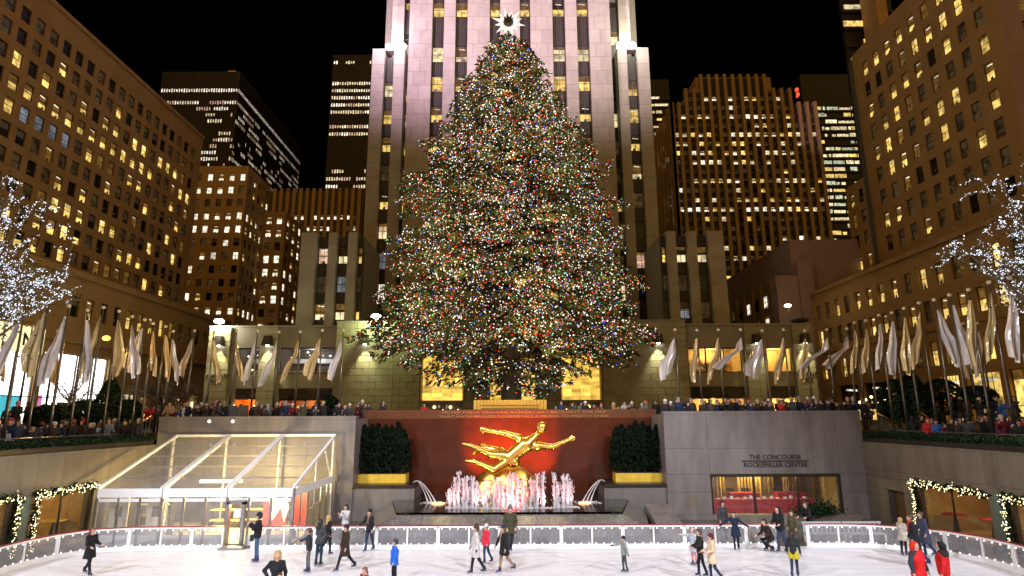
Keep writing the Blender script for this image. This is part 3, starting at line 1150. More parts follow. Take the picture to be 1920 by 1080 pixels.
def band_tower(label, px0, px1, ptop, prow0, Y, nrow, step, prob, dep=25):
    t = thing('office_tower', label, 'building', (X((px0 + px1) / 2, 300, Y), Y + 8, 0))
    x0, x1 = X(px0, 300, Y), X(px1, 300, Y)
    F = Face(t, (x0, Y), (x1, Y))
    zt = at(px0, ptop, Y).z
    obj('tower_core', MB().box(x0, x1, Y + .4, Y + dep, 0, zt), 'dark_tower', t, -Vector(t.location))
    zr = at(px0, prow0, Y).z
    w_ = x1 - x0
    for r in range(nrow):
        z = zr - r * step
        F.add('floor_band', MB().box(0, w_, 0, .38, z - 1.3, z - .75), 'dark_fin')
        u = rng.uniform(0, .6)
        while u < w_ - .6:
            ln = min(rng.choice((.7, 1.2, 2.2, 3.5, 5)), w_ - u)
            if rng.random() < prob:
                b = MB()
                hh = rng.uniform(.7, 1.25)
                b.quad((0, 0, 0), (ln, 0, 0), (ln, 0, hh), (0, 0, hh))
                F.add('window', b, rng.choice(('pane_pale', 'pane_pale', 'pane_lit', 'pane_green')), u, .3, z - .6)
            u += ln + rng.uniform(.15, .6)
    return t


band_tower('dark glass tower with glowing floor bands behind the broad office block', 1519, 1640, 138, 202, 172, 20, 2.28, .72)
band_tower('sliver of dark glass tower with a few lights beside the stone tower', 1200, 1264, 148, 182, 200, 8, 2.9, .4)

t = thing('office_building', 'tall brown stone block with sash windows and rounded corner at the right edge', 'building', (52, 60, 0))
F = Face(t, (45, 70.2), (45, 48.5))
rows = [43.95 - 2.88 * k for k in range(11)]
cols = [70.2 - (68.4 - 2.21 * k) for k in range(9)]
pl = [.8, .75, .7, .6, .7, .5, .45, .3, .25, .2, .2]
grid_wall(F, 0, 21.7, 0, 47.2, cols, rows, 1.12, 1.85, 'brown_stone', lambda i, j: pick(pl[j] * (1 if i < 6 else .6), (('half', 4), ('lit', 4), ('blind', 2)), (('faint', 7), ('dark', 2))))
F = Face(t, (45, 48.5), (64, 48.5))
mat('pink_stone', (.34, .24, .25), .85, var=.15, scale=.5)
grid_wall(F, 0, 19, 0, 47.2, [2.6 + 2.5 * k for k in range(6)], rows, 1.3, 1.85, 'pink_stone', lambda i, j: pick(.5))
b = MB()   # the rounded far corner
pts = [(45 + 2.2 * (1 - math.cos(a)), 70.2 + 2.2 * math.sin(a)) for a in [k * PI / 12 for k in range(7)]]
for (xa_, ya_), (xb_, yb_) in zip(pts[1:], pts[:-1]):
    b.quad((xa_, ya_, 0), (xb_, yb_, 0), (xb_, yb_, 47.2), (xa_, ya_, 47.2))
obj('corner', b, 'brown_stone', t, -Vector(t.location))
shell(t, 45.35, 64, 48.85, 72.3, 0, 47.1)
t = thing('office_building', 'narrow lower brown wing at the far end of the right block', 'building', (50, 75, 0))
F = Face(t, (45.6, 77), (45.6, 72.4))
grid_wall(F, 0, 4.6, 0, 31, [1.2, 3.3], [28.9 - 2.88 * k for k in range(6)], 1.0, 1.85, 'brown_stone', lambda i, j: pick(.15))
shell(t, 45.95, 62, 72.4, 77, 0, 30.9)

t = thing('podium_building', 'three storey brown podium with lit shopfronts, right of the plaza', 'building', (38, 60, 0))
F = Face(t, (38, 84), (38, 36))
cols = [84 - (73.1 - 2.13 * k) for k in range(-4, 16)]
H = []
for u in cols:
    for z, h in ((13.15, 1.95), (10.0, 2.0), (6.2, 2.2)):
        H.append((round(u - .52, 3), round(u + .52, 3), round(z - h / 2, 3), round(z + h / 2, 3)))
shops = [(84 - 70.5, 84 - 66.5), (84 - 65.5, 84 - 61), (84 - 53.6, 84 - 51.4), (84 - 50.4, 84 - 47.0), (84 - 46.2, 84 - 43), (84 - 42, 84 - 38.5)]
SH = [(round(a, 3), round(c, 3), .3, 4.2) for a, c in shops]
b = MB()
holed(b, 0, 48, 0, 16.0, H + SH, .45)
F.add('wall', b, 'brown_stone')
F.add('cornice', MB().box(0, 48, -.25, .02, 15.6, 16.05).box(0, 48, -.12, .02, 8.2, 8.5), 'brown_stone')
lkr = {0: 'FFFFFFLFHHHHFLHFFLFF', 1: 'FFFFLFFFFHHFHFHLHLHL', 2: 'FFFFHFLFFFLFFLHHLHLH'}
LM = {'F': 'faint', 'L': 'lit', 'H': 'half'}
for i, u in enumerate(cols):
    for j, (z, h) in enumerate(((13.15, 1.95), (10.0, 2.0), (6.2, 2.2))):
        F.inst('window', window_mesh(1.04, h, LM[lkr[j][i]]), u - .52, .3, z - h / 2)
shell(t, 38.5, 60, 36, 84, 0, 15.9)
for k, h in enumerate(SH):
    F.inst('shop_window', window_mesh(h[1] - h[0], h[3] - h[2], 'lit' if k > 1 else 'low', cols=3, split=.3), h[0], .35, h[2])
for k in range(6):
    F.add('lantern', MB().ball((0, 0, 0), .15, 0, 8, 6), 'lamp_warm', 84 - 66 + k * 1.1, -.3, 2.2 + .25 * (k % 3), smooth=True)

t = thing('office_building', 'blank pinkish stone wall block rising behind the right podium', 'building', (42, 90, 0))
b = MB().box(36.7, 48, 76, 110, 0, 23.6)
obj('wall', b, 'pink_stone', t, -Vector(t.location))
F = Face(t, (36.7, 110), (36.7, 76))
for k in range(10):
    F.add('pier', MB().box(0, .8, -.25, 0, 0, 19.5), 'brown_pier', 1 + 3.2 * k, 0, 0)
    for z in (16, 13, 10):
        F.inst('window', window_mesh(1.3, 1.7, pick(.4, (('white', 2), ('half', 2))), fw=.05), 2.2 + 3.2 * k, -.05, z)
b = MB().box(33.8, 36.6, 74.6, 76.4, 0, 18.4).box(36.7, 38.6, 74.5, 76, 0, 20.2)
obj('side_wall', b, 'pink_stone', t, -Vector(t.location))
c = at(1477, 573, 68)
s = thing('street_lamp', 'small lit lamp on the roof edge at the corner of the right podium', 'lamp', (c.x, 68, 0))
obj('pole', MB().tube([(0, 0, 8.7), (0, 0, c.z)], .07), 'pole_metal', s)
obj('lamp', MB().ball((0, 0, c.z), .38, 0, 10, 6, .5), 'lamp_white', s, smooth=True)
point('lamp_glow', (c.x + .4, 67.4, c.z - .3), 160, (1., .85, .5), .2)
c = at(1500, 601, 54)
s = thing('satellite_dish', 'dark flat dish standing on the roof of the entrance front', 'dish', (c.x, 54, 8.7))
obj('dish', MB().ball((0, 0, c.z - 8.7), .8, 0, 14, 6, .3), 'frame_dark', s, smooth=True)
obj('stand', MB().tube([(0, 0, 0), (0, 0, c.z - 8.7)], .06), 'frame_dark', s)

band_tower('dark tower rising behind the right block at the top of the picture', 1618, 1720, -60, 10, 92, 5, 3.4, .3, 1.)
t = thing('office_tower', 'brownish tower corner above the right block at the top edge', 'building', (72, 95, 0))
obj('wall', MB().box(X(1644, 20, 88), X(1664, 20, 88), 88, 92, 40, 80), 'brown_stone_far', t, -Vector(t.location))

# ================================================================== ground and sunken plaza
rng = random.Random(21)
b = MB()
for x0, x1, y0, y1 in ((-400, -25, -60, 600), (25, 400, -60, 600), (-25, -20.3, 36.4, 600), (20.3, 25, 36.4, 600), (-20.3, -9.2, 34.9, 600), (-9.2, 8.9, 38, 600), (8.9, 20.3, 34.9, 600), (-25, 25, -60, 1.2)):
    b.quad((x0, y0, 0), (x1, y0, 0), (x1, y1, 0), (x0, y1, 0))
struct('street', b, 'street')
b = MB()
b.quad((-21, 1, ICE - .03), (21, 1, ICE - .03), (21, 38, ICE - .03), (-21, 38, ICE - .03))
struct('rink_apron', b, 'apron')
b = MB()
for s in (-1, 1):
    b.box(min(s * 20.2, s * 25), max(s * 20.2, s * 25), 1.2, 33.4, -1.5, -1.05)
    for k in range(6):
        b.box(min(s * 20.3, s * 25), max(s * 20.3, s * 25), 33.4 + .5 * k, 36.5, -1.5 + .0 * k, -1.05 + .175 * (k + 1))
struct('terrace', b, 'apron')

# rink outline
LEFT = [(-18.9, 14), (-18.9, 23.2), (-18.78, 25.0), (-18.3, 26.4), (-17.4, 27.2), (-16.0, 27.5)]
RIGHT = [(14.4, 27.5), (15.7, 27.2), (16.6, 26.65), (17.5, 25.8), (18.05, 24.7), (18.25, 23.0), (18.25, 14)]


def smooth_line(pts, sub=6):
    out = []
    P = [Vector(p) for p in pts]
    for i in range(len(P) - 1):
        p0, p1, p2, p3 = P[max(i - 1, 0)], P[i], P[i + 1], P[min(i + 2, len(P) - 1)]
        for k in range(sub):
            t_ = k / sub
            out.append(.5 * ((2 * p1) + (p2 - p0) * t_ + (2 * p0 - 5 * p1 + 4 * p2 - p3) * t_ ** 2 + (3 * p1 - p0 - 3 * p2 + p3) * t_ ** 3))
    out.append(P[-1])
    return out


line = smooth_line(LEFT[:-1] + [(-16.0, 27.48)], 6) + smooth_line([(14.4, 27.48)] + RIGHT[1:], 6)
poly = [(p.x, p.y) for p in line] + [(18.25, 1.5), (-18.9, 1.5)]
b = MB()
b.v = [(x, y, ICE) for x, y in poly]
b.f = [tuple(range(len(poly)))[::-1]]
b.m = [0]
struct('ice', b, 'ice')
# a thin blue-grey line laid on the ice half a metre inside the boards
b = MB()
inner = []
for i, p in enumerate(line):
    d = (line[min(i + 1, len(line) - 1)] - line[max(i - 1, 0)]).normalized()
    nn_ = Vector((d.y, -d.x))
    inner.append((p + nn_ * .42, p + nn_ * .48))
for (a, c), (e, f) in zip(inner[:-1], inner[1:]):
    b.quad((a.x, a.y, ICE + .004), (c.x, c.y, ICE + .004), (f.x, f.y, ICE + .004), (e.x, e.y, ICE + .004))
struct('ice_edge_line', b, mat('ice_line', (.55, .55, .66), .4, var=.2, scale=2))
# blade marks all over the ice
rm = random.Random(3)
b = MB()
for k in range(420):
    x, y, a, cv = rm.uniform(-18, 17.5), rm.uniform(13, 26.6), rm.gauss(0, .5) + (PI if rm.random() < .5 else 0), rm.gauss(0, .12)
    wd = rm.choice((.006, .009, .014))
    prev = None
    for i in range(rm.randint(4, 14)):
        n_ = Vector((-math.sin(a), math.cos(a))) * wd
        cur = ((x + n_.x, y + n_.y, ICE + .0035), (x - n_.x, y - n_.y, ICE + .0035))
        if prev:
            b.quad(prev[0], prev[1], cur[1], cur[0])
        prev = cur
        x, y, a = x + .3 * math.cos(a), y + .3 * math.sin(a), a + cv
        if y > 26.8 or abs(x) > 17.6:
            break
o = obj('skate_marks', b, mat('blade_mark', (.58, .58, .68), .6, var=.2, scale=2), kind='stuff')
o['label'] = 'faint curved blade marks scratched into the white ice'
# --- the rink barrier
t = thing('rink_barrier', 'curved glass rink barrier with white posts, red top rail and small bulbs', 'barrier', (0, 27.5, ICE))
TL = Vector(t.location)
cum = [0]
for a, c in zip(line[:-1], line[1:]):
    cum.append(cum[-1] + (c - a).length)


def along(s):
    s = max(0, min(cum[-1], s))
    for i in range(len(cum) - 1):
        if s <= cum[i + 1]:
            f = (s - cum[i]) / max(1e-6, cum[i + 1] - cum[i])
            return line[i].lerp(line[i + 1], f)
    return line[-1]


npan = int(cum[-1] / 1.32)
st = cum[-1] / npan
RH = .88
glass_m = MB().box(0, 1, -.006, .006, .14, RH - .06).mesh('glass_panel', ['rail_glass'])
post_m = MB().box(-.035, .035, -.04, .04, 0, RH - .02).mesh('post', ['white_metal'])
post_w = MB().box(-.075, .075, -.05, .05, 0, RH - .02).mesh('post', ['white_metal'])
bulb_m = MB().ball((0, 0, 0), .028, 0, 6, 4).mesh('bulb', ['bulb_white'])
for k in range(npan):
    p, q = along(k * st), along((k + 1) * st)
    d = q - p
    rz = math.atan2(d.y, d.x)
    mid = (p + q) / 2
    gap = (abs(mid.x + 12.1) < .66 and mid.y > 27) or (abs(mid.x - 11.8) < .66 and mid.y > 27)
    link('post', post_w if k % 2 else post_m, t, Vector((p.x, p.y, ICE)) - TL, rz)
    if gap:
        continue
    o = link('glass_panel', glass_m, t, Vector((p.x, p.y, ICE)) - TL, rz)
    o.scale = (d.length, 1, 1)
    o = obj('top_rail', MB().box(-.01, d.length + .01, -.05, .05, RH - .06, RH).box(-.01, d.length + .01, .0, .11, RH, RH + .035, 1), ['white_paint', 'red_paint'], t, Vector((p.x, p.y, ICE)) - TL, rz)
    obj('kick_board', MB().box(-.01, d.length + .01, -.03, .05, 0, .14), 'white_paint', t, Vector((p.x, p.y, ICE)) - TL, rz)
    if mid.y > 20:
        for f in (.12, .38, .64, .9):
            c = p.lerp(q, f)
            nrm = Vector((d.y, -d.x)).normalized() * .05
            for z in (.17, RH - .1):
                link('bulb', bulb_m, t, Vector((c.x + nrm.x, c.y + nrm.y, ICE + z)) - TL)
obj('gate_step', MB().box(-.5, .55, -.1, .35, 0, .1).box(-.5, -.44, .2, .26, .1, .9).box(.5, .56, .2, .26, .1, .9), 'steel', t, Vector((-12.1, 27.3, ICE)) - TL, label='grey metal step and gate plate at the tent entrance')

# ================================================================== walls of the sunken plaza


def panel_wall(t, F, u0, u1, zs, cols, holes, m, back='granite_joint', name='granite_panel', depth=.5, proud=.035):
    b = MB()
    holed(b, u0, u1, zs[0], zs[-1], holes, depth)
    F.add('wall_core', b, back)
    us = sorted({*cols, u0, u1, *[x for h in holes for x in h[:2]]})
    z_ = sorted({*zs, *[x for h in holes for x in h[2:]]})
    done = set()
    for zi in range(len(z_) - 1):
        for ui in range(len(us) - 1):
            uc, zc = (us[ui] + us[ui + 1]) / 2, (z_[zi] + z_[zi + 1]) / 2
            if any(h[0] < uc < h[1] and h[2] < zc < h[3] for h in holes):
                continue
            # only split at hole edges where the hole really is
            a, c, e, f = us[ui], us[ui + 1], z_[zi], z_[zi + 1]
            if c - a < .03 or f - e < .03:
                continue
            g = .006
            F.add(name, MB().box(a + g, c - g, -proud, .0, e + g, f - g), m)


ZB = ICE - .03
# left back wall
t = thing('plaza_wall', 'grey granite back wall of the sunken plaza behind the clear tent', 'wall', (-14, 34.5, ICE))
F = Face(t, (-19.92, 34.5), (-8.83, 34.5))
panel_wall(t, F, 0, 11.09, [ZB, -3.3, -1.6, .74], [2.8, 5.6, 8.4], [], 'granite')
F.add('coping', MB().box(0, 11.09, -.06, .5, .74, .90), 'granite')
F.add('wall_end', MB().box(10.8, 11.09, .02, 3.0, ZB, .74), 'granite')
for px in (391, 435):  # glowing balls stand in for reflections of small bulbs on the granite
    c = at(px, 790, 34.35)
    F.add('bulb_glint', MB().ball((0, 0, 0), .09, 0, 8, 5), 'bulb_white', c.x + 19.92, -.07, c.z, smooth=True)
# right back wall with the wide window
t = thing('plaza_wall', 'grey granite back wall with the wide curtained window and dark lettering', 'wall', (14, 34.5, ICE))
F = Face(t, (8.5, 34.5), (19.6, 34.5))
W0, W1, WZ0, WZ1 = 2.4, 9.6, -4.45, -2.33
panel_wall(t, F, 0, 11.1, [ZB, -3.3, -.95, .92], [2.4, 8.2], [(W0, W1, WZ0, WZ1)], 'granite')
F.add('coping', MB().box(0, 11.1, -.06, .5, .92, 1.08), 'granite')
F.add('wall_end', MB().box(0, .3, .02, 3.0, ZB, .92), 'granite')
F.add('access_hatch', MB().box(1.1, 1.7, -.05, 0, -4.1, -3.4), 'granite_side')
zt_ = at(1455, 863, 34.4).z
lettering('lettering', 'THE CONCOURSE', .35, 'letter', t, Vector((at(1454, 861, 34.4).x, 34.44, at(1454, 861, 34.4).z)) - Vector(t.location), bold=.006, depth=.008)
c = at(1455.5, 875.5, 34.4)
lettering('lettering', 'ROCKEFELLER CENTER', .345, 'letter', t, Vector((c.x, 34.44, c.z)) - Vector(t.location), bold=.006, depth=.008)
obj('rule_line', MB().box(-1.85, 1.85, -.02, .02, -.03, .03), 'letter', t, Vector((c.x, 34.44, at(1455, 864.3, 34.4).z)) - Vector(t.location))
b = MB()
for x in (W0, W0 + 2.35, W0 + 4.75, W1 - .12):
    b.box(x, x + .1, .0, .12, WZ0, WZ1)
b.box(W0, W1, -.04, .12, WZ1 - .16, WZ1)
F.add('window_frame', b, 'dark_bronze')
for a, c in ((W0 + .1, W0 + 2.35), (W0 + 2.45, W0 + 4.75), (W0 + 4.85, W1 - .12)):
    F.add('pane', MB().box(a, c, .05, .065, WZ0, WZ1 - .16), 'window_glass')
mat('room_gold', (.50, .34, .08), .8, var=.15)
room(F, W0 - .5, W1 + .3, WZ0 - .1, WZ1 + .3, 4.6, 'room_gold', 130, (1., .78, .36), 0, y0=.52)
point('room_lamp', (13, 36.9, -2.55), 90, (1., .78, .36), .2)
# curtains, table and chairs of the room behind the window
mat('curtain', (.62, .46, .14), .7, var=.25, scale=3, stretch=(6, 1, .3))
for k, (u0, u1) in enumerate(((2.5, 4.2), (4.9, 6.3), (6.4, 7.1), (7.6, 8.6), (8.0, 9.2))):
    c = thing('curtain', '%s gold curtain from the left hanging in the concourse window' % ordinal(k + 1), 'curtain', (8.5 + u0, 37.6 - .2 * (k % 2), WZ0), group='gold curtains in the concourse window')
    b = MB()
    n = 26
    for i in range(n):
        x0, x1 = (u1 - u0) * i / n, (u1 - u0) * (i + 1) / n
        y0, y1 = .09 * math.sin(i * 1.9), .09 * math.sin((i + 1) * 1.9)
        b.quad((x0, y0, .02), (x1, y1, .02), (x1, y1, 2.2), (x0, y0, 2.2))
        b.quad((x1, y1 + .02, .02), (x0, y0 + .02, .02), (x0, y0 + .02, 2.2), (x1, y1 + .02, 2.2))
    obj('cloth', b, 'curtain', c, smooth=True)
mat('red_cloth', (.42, .012, .01), .7, var=.2)
c = thing('buffet_table', 'long table with red cloth inside the concourse window', 'table', (14, 35.6, WZ0 - .1))
obj('tablecloth', MB().box(-2.9, 3.1, -.35, .35, .0, .78), 'red_cloth', c)
for k in range(14):
    o = tag(obj('plate', MB().tube([(0, 0, 0), (0, 0, .04 + .05 * (k % 3))], [.11, .09], 8), 'white_paint', None, (11.6 + k * .38, 35.55 + .1 * (k % 2), WZ0 + .685)), '%s small white dish from the left on the red buffet table' % ordinal(k + 1), 'dish', 'dishes on the buffet table')
for k, (x, y) in enumerate(((13.4, 36.6), (16.2, 36.7))):
    c = thing('dining_table', ('left' if k == 0 else 'right') + ' square dining table with red cloth behind the buffet', 'table', (x, y, WZ0 - .1), group='dining tables behind the buffet')
    obj('tablecloth', MB().box(-.85, .85, -.35, .35, .3, 1.0), 'red_cloth', c)
    obj('leg', MB().box(-.05, .05, -.05, .05, 0, .3), 'frame_dark', c)
    for q in range(2):
        ch = thing('chair', '%s chair behind the %s red dining table' % (('left', 'right')[q], ('left', 'right')[k]), 'chair', (x - .45 + .9 * q, y + .55, WZ0 - .1), group='chairs at the dining tables')
        obj('seat', MB().box(-.22, .22, -.22, .22, .42, .48), 'frame_dark', ch)
        obj('backrest', MB().box(-.22, .22, .18, .22, .5, 1.15), 'frame_dark', ch)
        for sx in (-.2, .2):
            for sy in (-.2, .2):
                obj('leg', MB().box(sx - .02, sx + .02, sy - .02, sy + .02, 0, .42), 'frame_dark', ch)

# red granite wall behind the statue
t = thing('granite_wall', 'polished red granite wall with inscription behind the gilded statue', 'wall', (0, 37.5, ICE))
F = Face(t, (-9.1, 37.5), (8.8, 37.5))
panel_wall(t, F, 0, 17.9, [ZB, -3.2, -1.2, .72], [1.9 * k for k in range(1, 9)] + [17.0], [], 'red_granite', 'red_granite', 'granite_panel', proud=.02)
F.add('inscription_band', MB().box(0, 17.9, -.04, .5, .73, 1.25), 'red_granite_top')
o = lettering('lettering', 'PROMETHEUS TEACHER IN EVERY ART BROUGHT THE FIRE', .205, 'letter_gold', t, Vector((.7, 37.445, 1.03)) - Vector(t.location))
o.scale = (1.85, 1, 1)
o = lettering('lettering', 'THAT HATH PROVED TO MORTALS A MEANS TO MIGHTY ENDS', .205, 'letter_gold', t, Vector((.7, 37.445, .78)) - Vector(t.location))
o.scale = (1.75, 1, 1)

# low granite ledges with planters
for s in (-1, 1):
    side = 'left' if s < 0 else 'right'
    x0, x1 = (-9.1, -5.45) if s < 0 else (5.05, 8.8)
    t = thing('granite_ledge', 'low granite ledge under the %s yellow planter' % side, 'ledge', ((x0 + x1) / 2, 35.5, ICE), group='ledges beside the fountain')
    TL = Vector(t.location)
    obj('ledge_body', MB().box(x0, x1, 34.62, 37.4, ZB, -2.98), 'granite', t, -TL)
    obj('ledge_cap', MB().box(x0 - .04, x1 + .04, 34.5, 37.44, -2.98, -2.84), 'dark_bronze', t, -TL)
    px0, px1 = (-9.0, -6.1) if s < 0 else (5.85, 8.7)
    t = thing('planter_box', 'long yellow planter box holding the %s row of conifers' % side, 'planter', ((px0 + px1) / 2, 36, -2.84), group='yellow planters beside the statue')
    L_ = px1 - px0
    obj('box', MB().box(-L_ / 2, L_ / 2, -.5, .6, 0, .48), 'yellow_paint', t)
    obj('soil', MB().box(-L_ / 2 + .06, L_ / 2 - .06, -.44, .54, .482, .50), 'bark', t)


# ---------------------------------------------------------------- foliage helper
def leaf_cloud(mb, pts, size, rs, droop=0., m=0):
    for p in pts:
        a = rs.uniform(0, 2 * PI)
        e = rs.uniform(-.8, .8) - droop
        d = Vector((math.cos(a) * math.cos(e), math.sin(a) * math.cos(e), math.sin(e)))
        s = size * rs.uniform(.6, 1.3)
        u = d.cross(Vector((rs.uniform(-1, 1), rs.uniform(-1, 1), rs.uniform(-1, 1)))).normalized() * s * .32
        p = Vector(p)
        i = len(mb.v)
        mb.v += [tuple(p - d * s * .5), tuple(p + u), tuple(p + d * s * .6), tuple(p - u)]
        mb.f.append((i, i + 1, i + 2, i + 3))
        mb.m.append(m)


rs = random.Random(5)
for s in (-1, 1):
    xs = (-8.7, -8.3, -7.9, -7.5, -7.1, -6.75, -6.4) if s < 0 else (6.1, 6.45, 6.85, 7.25, 7.65, 8.05, 8.45)
    for k, x in enumerate(xs):
        h = 2.55 + rs.uniform(-.25, .25)
        t = thing('conifer_shrub', '%s slim dark conifer from the left in the %s yellow planter' % (ordinal(k + 1), 'left' if s < 0 else 'right'), 'conifer', (x, 36.05 + .2 * (k % 2), -2.34), group='conifers in the yellow planters')
        b = MB()
        P = []
        for i in range(1500):
            f = rs.random() ** .8
            r = (.44 * (1 - f ** 3.5) + .04) * rs.uniform(.75, 1.05) * (1 + .12 * math.sin(f * 21 + k))
            a = rs.uniform(0, 2 * PI)
            P.append((r * math.cos(a), r * math.sin(a), .1 + f * h))
        leaf_cloud(b, P, .17, rs, -.8)
        obj('crown', b, 'dark_leaf', t, kind='stuff')
        obj('trunk', MB().tube([(0, 0, 0), (0, 0, h * .9)], [.06, .015]), 'bark', t)

# ---------------------------------------------------------------- fountain
t = thing('fountain', 'dark tiered fountain basin with a row of pink lit water jets', 'fountain', (0, 32, ICE))
TL = Vector(t.location)
WZ = -3.62
b = MB()
out = [(-5.55, 30.0), (5.2, 30.0), (6.3, 34.4), (6.3, 37.4), (-6.6, 37.4), (-6.6, 34.4)]
low = [(-6.5, 28.75), (6.15, 28.75), (7.2, 34.2), (7.2, 37.45), (-7.5, 37.45), (-7.5, 34.2)]
n = len(out)
for z0, z1, P, Q in ((ZB, -4.15, [(x * 1.02, y - .12) for x, y in low], low),):
    i = len(b.v)
    b.v += [(x, y, z0) for x, y in P] + [(x, y, z1) for x, y in Q]
    for k in range(n):
        b.f.append((i + k, i + (k + 1) % n, i + n + (k + 1) % n, i + n + k))
        b.m.append(0)
midp = [(x * .965, y + .45) if y < 31 else (x * .97, y) for x, y in low]
i = len(b.v)
b.v += [(x, y, -4.15) for x, y in low] + [(x, y, -4.06) for x, y in midp] + [(x, y, -3.72) for x, y in out]
for k in range(n):
    b.f.append((i + k, i + (k + 1) % n, i + n + (k + 1) % n, i + n + k))
    b.f.append((i + n + k, i + n + (k + 1) % n, i + 2 * n + (k + 1) % n, i + 2 * n + k))
    b.m += [0, 0]
obj('basin', b, mat('wet_stone', (.12, .11, .10), .15, var=.4, scale=3, bump=.5, bscale=7), t, -TL)
b = MB()
b.v = [(x, y, WZ) for x, y in out]
b.f = [tuple(range(n))]
b.m = [0]
obj('water_surface', b, 'water_dark', t, -TL)
b = MB()
for k in range(220):
    f = rs.random()
    x = -5.5 + 10.65 * f
    l = rs.uniform(.06, .3)
    z = rs.uniform(-3.68, -4.0)
    y = 30.0 - (-3.62 - z) * 1.9 - .03
    b.tube([(x, y, z), (x + rs.uniform(-.03, .03), y - l * .7, z - l * .38)], [.012, .004], 4)
for k in range(160):
    x = rs.uniform(-6.3, 6.0)
    z = rs.uniform(-4.2, -4.5)
    b.tube([(x, 28.6, z), (x, 28.58, z - rs.uniform(.1, .3))], [.014, .006], 4)
obj('water_fall', b, 'fall_water', t, -TL, kind='stuff', label='thin streaks of water running over the basin edge')
jets = [(110, 765), (160, 660), (200, 610), (245, 670), (278, 650), (330, 655), (360, 700), (425, 745), (455, 685), (525, 670), (565, 672), (605, 685), (650, 640), (695, 620), (740, 635), (790, 670), (860, 660), (920, 630), (975, 612), (1075, 622), (1108, 725), (1158, 640), (1198, 632), (180, 720), (1215, 700), (885, 700), (575, 740), (720, 700)]
jets += [(x + 22 + 9 * (q % 3), y + 25 + 17 * (q % 4)) for q, (x, y) in enumerate(jets[:23]) if not 960 < x < 1050]
for k, (jx, jy) in enumerate(jets):
    px, py = 820 + jx / 4.91, 760 + jy / 4.91
    y = 31.7 - .5 * math.cos((px - 957) / 130 * 1.4) + (.35 if k > 22 else 0)
    p = at(px, py, y)
    h = p.z - WZ
    b = MB()
    pts, rad = [], []
    nn = 16
    for i in range(nn + 1):
        f = i / nn
        pts.append((.025 * math.sin(f * 9 + k) + rs.uniform(-.015, .015), .02 * math.cos(f * 8 + k * 2), h * f))
        rad.append((.085 - .045 * f + rs.uniform(-.022, .025)) * (1 if f < .95 else .5))
    b.tube(pts, rad, 8)
    for q in range(64):
        f = rs.random() ** .8
        r = rs.uniform(.04, .19)
        a = rs.uniform(0, 2 * PI)
        b.ball((r * math.cos(a), r * math.sin(a), h * f), rs.uniform(.008, .03), 0, 5, 4, rs.uniform(1, 4))
    obj('water_jet', b, 'jet_water', t, Vector((p.x, y, WZ)) - TL, smooth=True)
b = MB()
for k in range(700):
    px = rs.uniform(838, 1078)
    y = 31.7 - .5 * math.cos((px - 957) / 130 * 1.4) + rs.gauss(0, .14)
    x = (px - 960) / FPX * 31.2
    b.ball((x, y, WZ + .01), rs.uniform(.015, .06), 0, 5, 3, .6)
for sx in (-4.1, 3.9):
    for k in range(160):
        b.ball((sx + rs.gauss(0, .32), 33.2 + rs.gauss(0, .22), WZ + .01), rs.uniform(.015, .06), 0, 5, 3, .6)
obj('foam', b, 'jet_water', t, -TL, kind='stuff', label='white foam where the jets hit the water')
for s in (-1, 1):
    for q in range(3):
        x0 = (-5.5 if s < 0 else 5.1)
        pts = []
        for i in range(13):
            f = i / 12
            pts.append((x0 - s * (f * (1.0 + .28 * q)), 34.45 - .35 * q * f - .9 * f, -2.72 + .22 * math.sin(min(1, f * 3.2) * PI / 2) - 1.22 * f * f))
        obj('water_spout', MB().tube(pts, [.022] * 10 + [.03, .045, .06], 6), 'jet_water', t, -TL, smooth=True)
for sx in (-3.9, 3.75):
    obj('underwater_lamp', MB().ball((0, 0, 0), .35, 0, 12, 5, .12), mat('lamp_red', (1, .4, .2), .4, var=0, emit=(1., .40, .16), estr=4), t, Vector((sx, 32.9, WZ + .03)) - TL, smooth=True)
# lamps hidden in the basin: orange onto the wall, red onto the jets
for x in (-3.1, 2.7):
    spot('wall_uplight', (x, 35.5, -3.4), (x * .3, 37.5, -.3), 4200, (1., .17, .010), 72, 1.0, .15)
spot('wall_uplight', (-.2, 36.5, -2.2), (-.1, 37.5, .6), 1700, (1., .19, .015), 115, .8, .15)
spot('jet_uplight', (-.1, 30.7, -3.5), (-.1, 32.2, -2.4), 800, (1., .10, .09), 115, .6, .1)
for x in (-3.0, -1.7, 1.6, 2.9):
    spot('jet_uplight', (x, 30.8, -3.5), (x, 31.9, -2.3), 110, (1., .40, .38), 90, .6, .1)
spot('statue_uplight', (-2.6, 32.3, -3.4), (-.3, 34, -1.0), 330, (1., .72, .30), 70, .6, .2)
spot('statue_uplight', (2.8, 32.3, -3.4), (.6, 34, -.8), 330, (1., .72, .30), 70, .6, .2)

